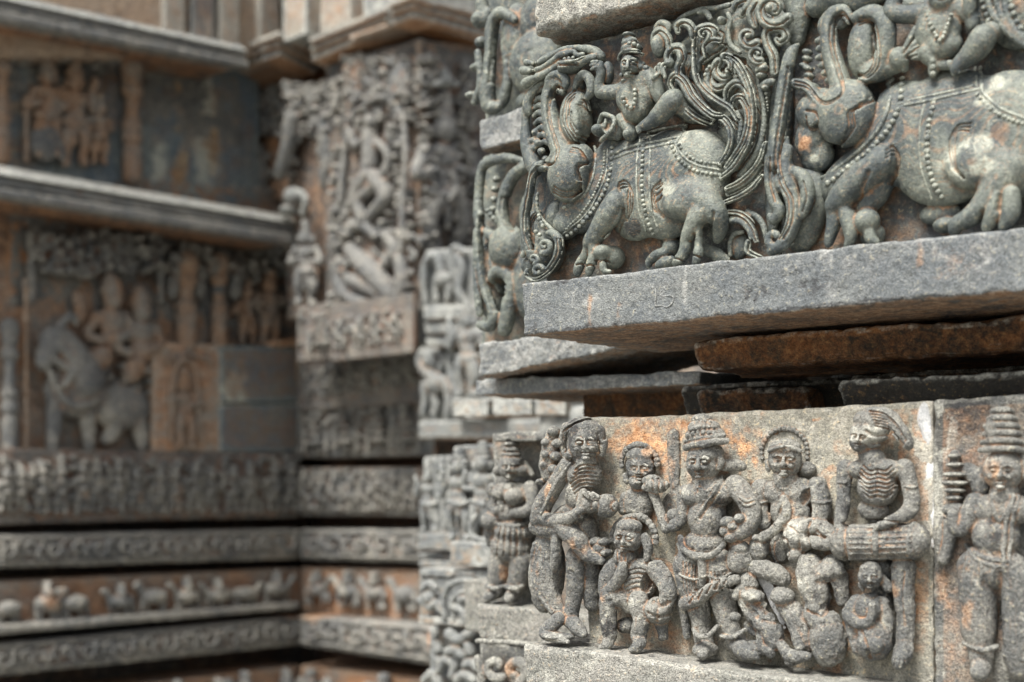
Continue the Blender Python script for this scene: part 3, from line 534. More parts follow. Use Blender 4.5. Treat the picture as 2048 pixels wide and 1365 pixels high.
def second_yali(root):
    mat = M['yali']; vx = VX*1.1; S = Sculpt(FY, (1470, 0, 2075, 530), (-6, 118), vx); S.v(V2); S.k = 6
    S.el(1000, 700, 310, 345, 24, 36, k=20); S.el(1300, 690, 270, 330, 28, 38, k=20); S.el(1150, 830, 150, 125, 50, 28, k=14); S.el(720, 690, 180, 280, 26, 34, 25, k=16); S.el(520, 880, 180, 110, 22, 26, -30, k=14)
    S.el(490, 575, 148, 170, 52, 38, k=3); S.el(350, 560, 120, 110, 36, 30, k=10); S.el(310, 690, 80, 120, 30, 22, 15); S.el(340, 780, 90, 90, 22, 20, 20)
    S.st([(505, 105, 22), (470, 55, 28), (410, 90, 36), (400, 200, 42), (420, 300, 46), (450, 400, 50), (470, 480, 55)], h=50, k=6); S.st([(215, 420, 22), (290, 440, 28), (350, 510, 30), (420, 510, 34), (460, 450, 34)], h=54, k=6)
    S.st([(370, 170, 20), (372, 120, 26), (420, 60, 28)], h=46); S.el(460, 110, 45, 45, 36, 14)
    for i, (x, y) in enumerate([(355, 205), (360, 245), (358, 290), (372, 330), (388, 368), (408, 405)]): S.st([(x+40, y-4, 18), (x, y, 19), (x-18, y+4, 12)], h=46, k=2)
    for i, (x, y) in enumerate([(290, 265), (290, 300), (275, 335), (295, 350), (300, 385), (290, 415), (325, 440), (340, 475)]): S.el(x, y, 26, 17, 42, 14, 20)
    S.el(575, 240, 78, 160, 40, 28, 4, k=5); S.st([(545, 90, 34), (620, 70, 44), (680, 120, 50), (690, 220, 46), (670, 300, 44), (640, 370, 40), (580, 395, 34)], h=52, k=5); S.el(640, 360, 100, 60, 40, 24)
    S.el(310, 605, 32, 48, 58, 9, -10); S.gr([(285, 560), (330, 570), (345, 620), (320, 655), (290, 640), (282, 590)], 6, 2.6, 62)
    S.el(755, 295, 48, 58, 56, 18, -20); S.el(720, 330, 70, 50, 46, 16)
    for a in ((840, 150), (872, 190), (893, 235), (900, 285), (780, 345)): S.st([(775, 280, 20, 54), (a[0], a[1], 22, 50)], k=2)
    S.gr([(775, 270), (855, 160)], 5, 2, 60); S.gr([(785, 285), (890, 215)], 5, 2, 60); S.gr([(785, 295), (900, 265)], 5, 2, 60)
    # legs
    S.st([(665, 820, 86), (570, 900, 84), (485, 980, 70), (430, 1040, 52)], h=56, k=8); S.st([(670, 880, 60), (640, 980, 56), (570, 1060, 50)], h=34, k=10); S.st([(430, 1040, 42), (425, 1120, 36), (405, 1200, 26), (395, 1240, 16)], h=54); S.st([(480, 1060, 40), (505, 1130, 42), (510, 1200, 30), (492, 1245, 18)], h=58, k=3); S.el(590, 1120, 62, 64, 50, 26); S.st([(600, 1160, 28), (612, 1210, 26), (640, 1225, 14)], h=56)
    S.el(620, 1190, 60, 60, 30, 26)
    S.st([(1310, 860, 120, 34), (1250, 960, 82, 48), (1165, 1055, 52, 60), (1105, 1105, 40, 62), (1050, 1130, 30, 62), (1030, 1170, 20, 60)], k=12); S.st([(1250, 1000, 40), (1228, 1085, 44), (1200, 1145, 28), (1195, 1160, 16)], h=68, k=3); S.st([(1320, 980, 44), (1318, 1075, 46), (1288, 1140, 30), (1280, 1158, 16)], h=68, k=3); S.el(990, 1140, 60, 40, 26, 24); S.el(960, 1080, 100, 60, 10, 16)
    # carved lines
    for o2 in (0, 16): S.gr([(505, 115-o2*.5), (465, 62+o2), (405+o2, 130), (410+o2, 260), (450+o2*.8, 390), (462+o2*.5, 470), (400, 515+o2*.6), (350, 505+o2*.8), (290, 432+o2), (225, 412+o2)], 5, 2.6, 60)
    for o2 in (0, 18, 34): S.gr([(550, 95+o2), (620-o2*.2, 100+o2*.5), (650-o2, 200), (655-o2, 320), (600-o2*.5, 390-o2*.5), (545, 385-o2*.4)], 5, 2.2, 66)
    for o2 in (0, 14, 28): S.gr([(635-o2, 420), (625-o2, 500), (560-o2*.3, 540-o2*.4), (495+o2, 570), (500+o2, 640), (470+o2*.6, 700), (420+o2*.5, 745)], 5, 2.2, 66)
    for o2 in (0, 20, 40): S.gr([(1120-o2*.3, 625+o2), (1050, 640+o2*.6), (1010+o2*.6, 720), (1020+o2*.5, 840), (1080, 900)], 5, 1.8, 76); S.gr([(690, 760+o2), (720-o2*.2, 740+o2), (755-o2, 800), (745-o2*.7, 880), (705, 930)], 5, 2, 60)
    S.gr([(600, 870), (560, 960), (520, 1050)], 10, 3, 58); S.gr([(1260, 990), (1250, 1060)], 12, 4, 66); S.gr([(1175, 1070), (1165, 1120)], 10, 3, 64)
    S.spot('pale', 1140, 840, 150, 110, .9).spot('pale', 1250, 900, 130, 90, .7).spot('pale', 1300, 480, 140, 110, .7).spot('rust', 330, 750, 50, 70, 1.3).spot('pale', 370, 830, 50, 40, .8).spot('rust', 700, 980, 120, 90, .35).spot('rust', 310, 600, 30, 40, .7)
    S.mesh('beast', mat, root, 'large lion-bodied beast with a broken beak', plane=-2, kp=6, noise=(.55, 1)); B = S.keep()
    S = Sculpt(FY, (1630, 130, 2075, 420), (10, 110), vx); S.base = B; S.v(V2); S.k = 1.5
    for p, r in (([(780, 535, 1, 1001), (950, 500, 1, 1001), (1165, 450, 1, 1001)], 8), ([(790, 512, 1, 1001), (950, 476, 1, 1001), (1150, 430, 1, 1001)], 6), ([(1172, 460, 1, 1001), (1165, 340, 1, 1001)], 9), ([(1145, 440, 1, 1001), (1140, 340, 1, 1001)], 6)): S.st([(a[0], a[1], r, a[3]) for a in p], sm=False)
    S.beads([(770, 400, 1, 1001), (762, 500, 1, 1001), (735, 590, 1, 1001), (680, 680, 1, 1001), (600, 765, 1, 1001), (520, 830, 1, 1001), (440, 895, 1, 1001), (370, 945, 1, 1001)], 17); S.st([(715, 400, 12, 1001), (700, 540, 12, 1001), (640, 670, 12, 1001), (520, 790, 12, 1001), (350, 915, 12, 1001)])
    S.beads([(930, 520, 1, 1001), (905, 620, 1, 1001), (895, 740, 1, 1001), (905, 850, 1, 1001), (930, 930, 1, 1001), (970, 1000, 1, 1001)], 16); S.st([(880, 530, 6, 1001), (858, 650, 6, 1001), (865, 850, 6, 1001), (920, 1010, 6, 1001)])
    S.beads([(1150, 480, 1, 1001), (1210, 545, 1, 1001), (1290, 595, 1, 1001), (1385, 630, 1, 1001)], 13); S.st([(1175, 470, 8, 1001), (1260, 545, 8, 1001), (1390, 600, 8, 1001)])
    S.mesh('harness', mat, root, 'collar of large beads and a saddle cloth border', noise=(.3, 1))
    # rider, cut off by the top of the photograph
    S = Sculpt(FY, (1690, -90, 2075, 165), (6, 98), vx); S.v(V2); S.k = 5
    S.el(950, 150, 115, 130, 46, 28, k=10); S.el(960, 60, 140, 70, 44, 26, k=10); S.el(975, 240, 95, 70, 46, 28, k=10); S.st([(860, 70, 44, 48), (790, 75, 42, 54), (720, 60, 44, 56), (735, 0, 34, 56), (760, -60, 30, 56)], k=6); S.st([(1070, 50, 44), (1120, 90, 34), (1125, 130, 30)], h=46, k=6); S.st([(1110, 60, 30, 56), (1110, 0, 28, 60), (1120, -60, 26, 60)])
    S.el(970, -20, 62, 80, 62, 24); S.el(970, -90, 90, 60, 56, 26); S.beads([(870, -30, 1, 50), (1080, -30, 1, 50)], 22, gap=8)
    S.st([(1050, 340, 24), (1090, 300, 40), (1150, 240, 58), (1180, 190, 62)], h=58, k=8); S.st([(1180, 190, 55), (1250, 150, 45)], h=40, k=8); S.st([(1060, 300, 22), (1045, 340, 24), (1030, 370, 14)], h=64)
    for i in range(4): S.st([(1005+i*14, 315, 9, 66), (1022+i*12, 365, 8, 66)], k=1)
    S.st([(900, 270, 50), (930, 320, 30), (925, 375, 22)], h=52); S.beads([(925, 310, 1, 62), (925, 385, 1, 60)], 16); S.st([(960, 330, 22), (1020, 330, 22)], h=50)
    S.beads([(890, 60, 1, 66), (915, 130, 1, 74), (962, 205, 1, 78), (995, 130, 1, 76), (1025, 60, 1, 68)], 12); S.gr([(925, -15), (960, 2), (1000, -12)], 5, 2, 84)
    S.mesh('rider', mat, root, 'rider with a long bead necklace', plane=0, kp=6, noise=(.6, 1))
    # tusk between the two beasts
    S = Sculpt(FY, (1490, 60, 1680, 540), (-6, 92), vx); S.v(V2); S.k = 3
    S.st([(245, 225, 8, 50), (215, 260, 26, 56), (195, 320, 34, 60), (180, 420, 38, 60), (160, 560, 40, 60), (140, 700, 44, 60), (125, 830, 44, 60)], k=3); S.st([(105, 800, 32), (105, 920, 32), (125, 1020, 30), (150, 1070, 30), (120, 1110, 26), (100, 1090, 14)], h=56)
    S.st([(190, 760, 30), (175, 840, 40), (200, 950, 42), (225, 1050, 40), (215, 1140, 38), (170, 1230, 34), (110, 1270, 26)], h=58); S.st(vol(130, 1205, 12, 58, -40, -330, 16, 24), h=60, k=2)
    S.el(280, 1060, 110, 220, 14, 30, 10, k=8); S.st([(200, 860, 26), (260, 890, 34), (290, 950, 36), (285, 1030, 32), (262, 1090, 20)], h=56); S.st([(185, 700, 14), (190, 800, 16), (230, 880, 14), (270, 880, 12)], h=54)
    S.beads([(150, 870, 1, 68), (170, 900, 1, 68), (190, 930, 1, 68)], 20, gap=1.4); S.el(170, 920, 50, 60, 54, 16); S.el(150, 700, 60, 500, 8, 22, 5)
    for o2 in (-14, 8): S.gr([(205+o2, 340), (190+o2, 440), (168+o2, 580), (150+o2, 700), (140+o2, 830), (165+o2, 930), (205+o2, 1010), (205+o2, 1120), (160+o2, 1210)], 6, 3, 66)
    S.gr([(100, 800), (100, 920), (125, 1020)], 6, 2.4, 62); S.gr([(270, 920), (285, 1001), (265, 1070)], 5, 2, 60)
    S.mesh('tusk_scroll', mat, root, 'upright ribbed tusk ending in a volute', plane=-3, kp=8, noise=(.6, 1))
    S = Sculpt(FY, (1560, -70, 2075, 130), (-6, 88), vx*1.2); S.v(V2); S.k = 3
    S.st([(215, -60, 60), (250, 60, 60), (240, 200, 40)], h=20); S.st([(340, 30, 60), (420, -10, 70), (560, 0, 70), (640, -30, 60)], h=30)
    for R in (165, 125, 90): S.st([(1380-R*1.1, -60, 16), (1385-R, 60, 17), (1400-R*.6, 160, 17), (1420, 250-(165-R)*.6, 17)], h=50)
    S.beads([(1170, -30, 1, 48), (1190, 60, 1, 48), (1215, 120, 1, 46)], 18); S.beads([(1310, 0, 1, 52), (1340, 90, 1, 50), (1370, 150, 1, 50)], 20); S.el(1390, 20, 190, 230, 8, 22); S.el(1195, 30, 50, 150, 26, 22); S.st([(200, 40), (700, 30), (1380, 30)], 40, 2, sm=False)
    S.mesh('leaf_scroll', mat, root, 'rings of foliage behind the rider', plane=-3, kp=6)
FL = N.shift(-.100)
def face(S, x, y, w, h, z, turn=0.0, tilt=0.0, brow=1.0):
    """eyes, nose, mouth, chin and ears on a head already laid down; w, h half sizes, turn -1 (to the left) .. 1"""
    c, s_ = math.cos(math.radians(tilt)), math.sin(math.radians(tilt))
    def q(a, b): a = a*w+turn*w*.30; b = b*h; return x+a*c-b*s_, y+a*s_+b*c
    u = w/10; mp = S.view[2]
    for e in (-1, 1):
        e_x = e*.40; p = q(e_x, -.10); k = 1-.25*max(0, e*turn)
        S.st([(*q(e_x-.24*k, -.26), u*.9, z+1), (*q(e_x, -.36), u*1.1, z+3), (*q(e_x+.24*k, -.27), u*.9, z+1)], k=1)
        S.gr([q(e_x-.26*k, -.14), q(e_x, -.20), q(e_x+.26*k, -.14)], u*1.3, 1.5); S.el(*p, w*.22*k, h*.085, z+1.5, u*1.6/mp, k=.5); S.gr([q(e_x-.24*k, -.02), q(e_x, .0), q(e_x+.24*k, -.02)], u*.8, .9)
        S.el(*q(e*.50, .24), w*.26, h*.2, z-5.5, u*3/mp, k=3)
    S.st([(*q(0, -.30), u*1.1, z+2), (*q(-.02, -.02), u*1.4, z+4), (*q(-.04, .16), u*2.0, z+7)], k=1.5)
    for e in (-1, 1): S.el(*q(e*.15, .19), u*1.4, u*1.1, z+3, u*1.2/mp, k=.8)
    S.st([(*q(-.22, .41), u*.7, z), (*q(0, .39), u*1.1, z+2), (*q(.22, .41), u*.7, z)], k=.6); S.st([(*q(-.2, .53), u*.9, z), (*q(0, .56), u*1.2, z+2.5), (*q(.2, .53), u*.9, z)], k=.6)
    S.gr([q(-.24, .475), q(0, .465), q(.24, .475)], u*.7, 1.2); S.el(*q(0, .80), w*.28, h*.14, z-1, u*3/mp, k=2)
def halo(S, x, y, R, z, a0=180, a1=360, n=13, r=13, base=.8):
    P_ = [(x+R*math.cos(math.radians(a)), y+R*math.sin(math.radians(a))) for a in np.linspace(a0, a1, n)]
    S.st([(a, b, r*.9, z-3) for a, b in P_], k=1.5)
    for a, b in P_: S.el(a, b, r*.95, r, z, r/S.view[2]*.9, k=1)
def ribs(S, x, y, w, h, n=6, slope=.35, dep=1.8):
    for i in range(n):
        yy = y-h+2*h*i/(n-1); ww = w*(1-.28*abs(2*i/(n-1)-1))
        for e in (-1, 1): S.gr([(x+e*4, yy-6), (x+e*ww*.55, yy), (x+e*ww, yy+slope*ww)], 4.5, dep)
def corner_drummer(root):
    S = Sculpt(FL, (1045, 825, 1250, 1300), (-6, 112), .00105*Q); S.v(V4); S.k = 4; F = 62
    S.el(320, 245, 78, 95, F, 26); S.el(318, 190, 98, 68, F-8, 30); S.st([(250, 190, 40, F-8), (232, 260, 30, F-8), (238, 310, 18, F-4)], k=4); S.st([(395, 190, 34, F-14), (412, 250, 24, F-18), (408, 300, 14, F-18)], k=3)
    for i in range(6): S.gr([(330-i*4, 135+i*2), (270-i*8, 165+i*4), (236-i*3, 230+i*5), (232, 290)], 4.5, 2.1)
    for i in range(4): S.gr([(335+i*6, 138+i*3), (385+i*5, 165), (408+i*2, 230)], 4.5, 2.0)
    face(S, 322, 255, 66, 80, F+24, .25, -3); S.st([(252, 262, 14, F+6), (262, 300, 16, F+8), (262, 318, 10, F+8)], k=2); S.el(252, 305, 20, 24, F+8, 10)
    S.st([(330, 320, 46), (330, 360, 52)], h=F-4, k=4)
    S.el(325, 400, 92, 80, F-14, 28, k=8); S.el(305, 490, 70, 90, F-18, 28, k=8); S.el(265, 590, 90, 60, F-22, 30, k=10); S.el(200, 640, 110, 70, F-16, 34, k=10)
    ribs(S, 335, 410, 78, 55, 7)
    # club and upper arm at the outer corner
    S.st([(180, 205, 38), (168, 280, 46), (158, 350, 46), (160, 400, 40)], h=F-8, k=4)
    for x, y, r in [(178, 195, 30), (150, 245, 26), (195, 250, 26), (148, 300, 28), (190, 310, 28), (140, 350, 24), (180, 370, 28), (120, 430, 18)]: S.el(x, y, r, r*.9, F+4, 14, k=2)
    S.st([(245, 345, 34, F+2), (190, 440, 42, F+2), (135, 530, 48, F+4), (110, 600, 44, F+2)], k=6); S.st([(255, 345, 9, F+30), (190, 440, 10, F+32), (120, 580, 9, F+32)], k=2)
    S.st([(105, 590, 34, F+6), (170, 610, 38, F+8), (250, 600, 30, F+12), (310, 560, 22, F+12)], k=5); S.st([(105, 640, 42), (160, 650, 50)], h=F-6, k=6)
    # forearm, cup drum
    S.el(425, 540, 66, 58, F-8, 26, k=3); S.el(350, 535, 46, 52, F-8, 24, k=3); S.gr([(372, 490), (385, 540), (372, 590)], 9, 3); S.gr([(455, 500), (440, 545), (460, 580)], 7, 2); S.st([(320, 480, 22, F+4), (300, 540, 18, F+10), (310, 590, 12, F+8)], k=3)
    for i in range(3): S.st([(345+i*22, 500, 10, F+14), (320+i*22, 480, 9, F+14)], k=2)
    S.st([(230, 640, 50, F+2), (290, 700, 46, F), (330, 760, 38, F-8), (400, 795, 24, F-12)], k=6)
    for x, y, r in [(400, 740, 38), (380, 710, 28), (420, 710, 26), (430, 760, 22), (395, 775, 26)]: S.el(x, y, r, r*.8, F-22, 18, k=3)
    # long hanging cloth and legs
    S.st([(170, 660, 60), (140, 760, 66), (135, 860, 66), (165, 960, 54), (205, 1050, 36)], h=F-16, k=10, fh=.7); S.st([(95, 720, 14, F-2), (82, 830, 15, F-4), (110, 940, 14, F-4), (175, 1040, 12, F-4)], k=4); S.st([(195, 680, 30, F+2), (190, 800, 26, F+4), (180, 870, 10, F)], k=4)
    S.el(150, 855, 92, 200, F-26, 30, 6, k=8); S.gr([(215, 700), (215, 830), (240, 960)], 9, 3)
    S.st([(285, 780, 50, F-20), (285, 900, 42, F-24), (270, 1000, 36, F-24), (255, 1080, 34, F-22)], k=8); S.st([(330, 640, 60, F-34), (350, 800, 50, F-44), (360, 1000, 40, F-50)], k=8)
    S.st([(262, 1085, 36, F-16), (290, 1110, 34, F-8), (320, 1140, 20, F-2)], k=6); S.st([(205, 1070, 36, F-2), (160, 1110, 34, F+14), (140, 1140, 26, F+24), (190, 1165, 20, F+30), (245, 1175, 12, F+32)], k=4); S.el(200, 1150, 80, 20, F+14, 30)
    S.spot('rust', 380, 740, 60, 50, 1.3).spot('rust', 290, 900, 26, 90, 1.0).spot('rust', 275, 470, 26, 60, 1.2).spot('dark', 380, 200, 40, 60, 1.0).spot('dark', 100, 830, 40, 120, .7).spot('pale', 140, 500, 60, 120, .6).spot('pale', 200, 1130, 90, 40, .6)
    S.mesh('carved_figure', M['figure'], root, 'long-haired gaunt figure with a club and drum', plane=-3, kp=7, noise=(1.5, 1))
def piper(root):
    S = Sculpt(FL, (1215, 865, 1375, 1080), (-6, 70), .00115*Q); S.v(V4); S.k = 3
    halo(S, 580, 340, 84, 14, 170, 365, 15, 15); S.el(585, 360, 70, 80, 18, 24); S.el(580, 310, 66, 40, 20, 20); face(S, 580, 375, 60, 72, 38, -.1); S.st([(515, 400, 12), (520, 430, 14)], h=22)
    S.el(575, 430, 44, 40, 22, 20); S.el(575, 530, 78, 90, 8, 24, k=6); S.st([(520, 500, 28, 14), (505, 560, 28, 16)]); S.el(665, 445, 62, 38, 34, 20); S.st([(610, 425, 20, 38), (650, 420, 22, 40), (700, 440, 20, 38)]); S.st([(605, 455, 16, 40), (660, 465, 18, 40)])
    for x in (640, 665, 690): S.gr([(x, 415), (x+4, 440), (x, 470)], 5, 2)
    S.st([(645, 480, 24, 30), (675, 560, 24, 30), (705, 650, 26, 32)], k=2); S.st([(715, 600, 22, 26), (770, 600, 24, 30), (800, 590, 18, 30)]); S.el(750, 585, 40, 34, 24, 20); S.el(735, 560, 60, 90, 4, 10)
    S.st([(740, 215, 34, 2), (742, 330, 34, 2), (745, 440, 30, 2), (760, 520, 40, 2)], fh=.6, k=5)
    S.spot('rust', 580, 300, 130, 90, 1.2).spot('rust', 740, 300, 60, 130, .7).spot('rust', 510, 480, 30, 80, 1.2)
    S.mesh('carved_figure', M['figure'], root, 'small haloed figure blowing a flute', plane=-3, kp=6, noise=(1.6, 1))
def bearded_dwarf(root):
    S = Sculpt(FL, (1195, 1015, 1370, 1310), (-6, 96), .0011*Q); S.v(V4); S.k = 3; F = 44
    halo(S, 555, 690, 100, F-10, 175, 372, 15, 18); S.el(525, 690, 66, 82, F, 28); S.el(530, 640, 64, 40, F+2, 24); face(S, 512, 700, 58, 70, F+26, -.3, 5); S.el(515, 780, 54, 62, F+2, 24)
    for i in range(5): S.gr([(475+i*18, 755), (478+i*18, 800), (488+i*14, 835)], 4.5, 1.8)
    S.st([(610, 690, 22, F), (622, 740, 24, F), (615, 790, 16, F)])
    S.el(565, 900, 105, 105, F-18, 30, k=8); S.el(570, 830, 120, 50, F-16, 26, k=8); S.el(545, 990, 70, 60, F-14, 26, k=8); ribs(S, 575, 885, 70, 45, 5, .2, 1.2)
    S.st([(460, 830, 46, F-8), (430, 880, 40, F+2), (424, 950, 34, F+8), (450, 930, 30, F+18), (490, 870, 28, F+22), (505, 820, 24, F+24)], k=5); S.st([(660, 840, 50, F-8), (705, 900, 44, F-2), (715, 970, 38, F+2), (690, 1010, 34, F+8)], k=6); S.el(612, 900, 20, 54, F-2, 30, 10, op='cut')
    S.el(672, 1030, 66, 68, F+2, 30); S.gr([(640, 990), (680, 1010), (715, 990)], 8, 2); S.gr([(620, 1040), (670, 1060), (730, 1040)], 8, 2); S.gr([(665, 980), (660, 1080)], 7, 2)
    S.st([(520, 980, 44, F), (450, 970, 46, F+12), (436, 1040, 42, F+12), (440, 1110, 38, F+12), (445, 1150, 32, F+12)], k=7); S.st([(575, 985, 52, F+10), (590, 1060, 44, F+12), (580, 1120, 38, F+14), (575, 1160, 34, F+14)], k=7)
    S.st([(440, 1160, 30, F+14), (425, 1190, 26, F+22), (405, 1205, 18, F+28)]); S.st([(580, 1165, 34, F+16), (575, 1195, 34, F+24), (550, 1212, 24, F+32)]); S.el(520, 1100, 50, 40, F-20, 20); S.st([(680, 1080, 34, F-10), (690, 1150, 26, F-10)])
    S.spot('rust', 680, 900, 30, 60, 1.2).spot('rust', 500, 960, 50, 40, .9).spot('rust', 470, 1090, 26, 60, 1).spot('dark', 520, 1100, 50, 40, 1.2).spot('dark', 440, 930, 40, 60, .6).spot('pale', 560, 1000, 80, 80, .4)
    S.mesh('carved_figure', M['figure'], root, 'bearded squatting dwarf with chin on hand', plane=-3, kp=7, noise=(1.9, 1))
def crowned_lord(root):
    S = Sculpt(FL, (1335, 825, 1530, 1330), (-6, 96), .0011*Q); S.v(V5); S.k = 4; F = 46
    S.el(155, 345, 84, 88, F+6, 30); S.el(170, 300, 86, 60, F+4, 30); S.el(165, 215, 96, 52, F+4, 30, k=5); S.el(160, 180, 76, 48, F+6, 28, k=4); S.el(152, 140, 48, 32, F+6, 24, k=3)
    S.st([(72, 270, 16, F+10), (110, 258, 18, F+30), (180, 248, 18, F+32), (262, 240, 15, F+14)], k=1.5); S.st([(76, 240, 13, F+10), (130, 228, 15, F+30), (250, 212, 12, F+16)], k=1.5)
    for i, y in enumerate((205, 178, 152)): S.beads([(88+i*10, y+6, 1, 1000), (150, y-6, 1, 1000), (228-i*12, y-2, 1, 1000)], 13-i, gap=1.8)
    face(S, 140, 345, 70, 78, F+32, -.35); S.st([(222, 300, 18, F+8), (238, 335, 18, F+8), (228, 365, 14, F+8)], k=2); S.st([(255, 355, 26, F-8), (300, 350, 28, F-14), (335, 360, 22, F-20)], k=3); S.beads([(110, 410, 1, F+14), (90, 425, 1, F+4)], 14)
    S.st([(160, 420, 56, F-2), (180, 450, 70, F-6)], k=6)
    S.el(190, 480, 130, 76, F-10, 34, k=10); S.el(175, 600, 92, 120, F-12, 36, k=12); S.el(160, 720, 105, 70, F-12, 34, k=10); S.el(110, 490, 60, 55, F+4, 22, k=8)
    S.st([(250, 400, 9, 1001), (190, 500, 9, 1001), (120, 600, 8, 1001)], k=1.5); S.gr([(255, 425), (200, 515), (140, 600)], 5, 1.6)
    S.st([(310, 450, 56, F-12), (360, 520, 50, F-4), (385, 590, 46, F), (350, 650, 38, F+10), (300, 680, 36, F+16)], k=7); S.el(285, 560, 26, 60, F-2, 34, 0, op='cut')
    for x, y, r in [(270, 620, 36), (265, 660, 34), (300, 640, 30), (290, 690, 34), (330, 600, 28)]: S.el(x, y, r, r*.85, F+18, 18, k=2.5)
    S.el(330, 790, 62, 80, F-4, 28); S.el(330, 740, 40, 40, F+4, 20)
    S.st([(80, 480, 44, F-8), (60, 560, 34, F-2), (50, 610, 28, F+2), (15, 625, 24, F+4)], k=6); S.el(20, 640, 34, 24, F, 16)
    S.st([(50, 690, 16, F), (70, 750, 17, F+20), (140, 780, 18, F+26), (210, 765, 18, F+26), (255, 715, 16, F+16)], k=2); S.st([(35, 720, 10, F-6), (60, 790, 10, F+8), (60, 900, 10, F+4)], k=2)
    S.st([(95, 820, 84, F-12), (110, 930, 68, F-12), (140, 1040, 52, F-12), (155, 1130, 44, F-12), (165, 1200, 44, F-10)], k=10); S.st([(225, 820, 84, F-10), (240, 930, 66, F-8), (265, 1050, 52, F-8), (290, 1130, 44, F-8), (320, 1190, 42, F-6)], k=10)
    S.gr([(165, 830), (180, 980), (215, 1100)], 14, 5); S.gr([(110, 960), (170, 950), (230, 930)], 6, 1.5)
    S.st([(70, 1000, 34, F+8), (130, 975, 34, F+22), (190, 930, 30, F+28), (250, 900, 28, F+28), (310, 885, 24, F+18)], k=4)
    for x in (100, 140, 180, 220, 260): S.gr([(x-12, 995-(x-100)*.55), (x+10, 955-(x-100)*.55)], 5, 2.4)
    S.st([(150, 780, 24, F+22), (155, 850, 26, F+20), (150, 910, 18, F+16)], k=3); S.st([(110, 1120, 12, F+6), (130, 1150, 13, F+26), (180, 1145, 13, F+28), (222, 1105, 12, F+14)], k=2); S.st([(240, 1150, 12, F+6), (290, 1155, 12, F+26), (350, 1120, 12, F+16)], k=2); S.el(305, 1060, 24, 24, F+24, 12)
    S.el(165, 1215, 56, 40, F-2, 30); S.st([(165, 1210, 40, F+6), (150, 1240, 26, F+26)]); S.st([(320, 1190, 44, F+6), (350, 1220, 42, F+20), (400, 1235, 26, F+30)]); S.st([(50, 980, 26, F-26), (70, 1080, 22, F-26), (80, 1150, 18, F-26)])
    for i in range(4): S.gr([(385+i*10, 1215+i*2), (400+i*12, 1245)], 4, 1.5)
    S.beads([(110, 430, 1, 1000), (150, 475, 1, 1000), (200, 460, 1, 1000), (235, 415, 1, 1000)], 9); S.st([(325, 500, 7, 1001), (355, 520, 7, 1002), (395, 510, 7, 1001)], k=1); S.st([(325, 520, 7, 1001), (355, 540, 7, 1002), (395, 530, 7, 1001)], k=1)
    for i in range(5): S.gr([(60+i*16, 800+i*6), (62+i*14, 900), (78+i*13, 980)], 4.5, 1.3); S.gr([(190+i*18, 850), (200+i*17, 930)], 4.5, 1.2)
    S.st([(40, 860, 7, 1001), (110, 885, 7, 1002), (165, 870, 7, 1001)], k=1); S.st([(180, 870, 7, 1001), (240, 880, 7, 1002), (300, 850, 7, 1001)], k=1)
    S.spot('rust', 330, 1000, 30, 60, .8).spot('rust', 110, 1090, 30, 60, .7).spot('dark', 290, 530, 40, 40, .8).spot('dark', 130, 700, 40, 30, 1.0).spot('pale', 200, 840, 60, 70, .5).spot('pale', 180, 450, 60, 60, .5)
    S.mesh('carved_figure', M['figure'], root, 'tall crowned lord with a sash and knotted scarf', plane=-3, kp=7, noise=(1.6, 1))
def haloed_sage(root):
    S = Sculpt(FL, (1480, 845, 1700, 1180), (-6, 82), .00115*Q); S.v(V5); S.k = 4; F = 34
    halo(S, 535, 290, 108, 2, 165, 375, 19, 13); S.el(537, 325, 80, 88, F-4, 26); S.el(537, 270, 78, 46, F, 22); S.st([(462, 285, 9, F+16), (535, 262, 10, F+26), (610, 285, 9, F+16)], k=1.5); face(S, 530, 335, 70, 76, F+19, 0); S.st([(455, 330, 14, F-4), (462, 370, 15, F-4)]); S.el(645, 370, 40, 34, 8, 14)
    S.st([(535, 400, 52), (540, 430, 60)], h=F-10, k=5); S.el(560, 480, 135, 80, F-18, 28, k=9); S.el(560, 570, 100, 90, F-16, 26, k=9)
    S.st([(425, 460, 48, F-18), (420, 540, 42, F-16), (440, 620, 36, F-10)], k=6); S.st([(690, 450, 48, F-18), (710, 530, 46, F-14), (705, 600, 40, F-10)], k=6); S.el(625, 500, 22, 52, F+6, 22, 25, op='cut')
    S.st([(530, 510, 22, F+10), (545, 560, 26, F+12), (520, 620, 28, F+12), (470, 670, 28, F+12), (430, 690, 26, F+10)], k=3); S.st([(520, 520, 12, F+18), (500, 580, 10, F+18)]); S.el(415, 740, 46, 62, F, 22); S.el(405, 690, 22, 20, F+12, 12)
    S.el(610, 680, 84, 92, F-6, 34); S.el(650, 640, 66, 44, F, 26); S.st([(700, 640, 44, F-2), (770, 690, 36, F+4), (740, 720, 34, F+10), (650, 710, 30, F+16)], k=5); S.el(590, 770, 40, 40, F+4, 20)
    S.el(520, 740, 60, 80, 4, 18, 5); S.gr([(490, 690), (540, 700), (555, 780), (510, 810), (485, 760), (490, 700)], 6, 1.8)
    for p in ([(560, 640), (600, 680), (600, 740)], [(650, 620), (640, 680), (660, 740)], [(690, 660), (720, 690)]): S.gr(p, 8, 2.2)
    S.st([(395, 520, 7, 1001), (425, 528, 7, 1002), (460, 520, 7, 1001)], k=1); S.st([(665, 520, 7, 1001), (705, 528, 7, 1002), (745, 520, 7, 1001)], k=1); S.beads([(480, 430, 1, 1000), (530, 465, 1, 1000), (600, 430, 1, 1000)], 8)
    S.spot('rust', 450, 280, 60, 130, 1.0).spot('rust', 440, 560, 40, 80, .6).spot('pale', 600, 680, 70, 70, .8).spot('pale', 700, 520, 40, 60, .6)
    S.mesh('carved_figure', M['figure'], root, 'haloed sage seated with an arm across the chest', plane=-3, kp=6, noise=(1.9, 1))
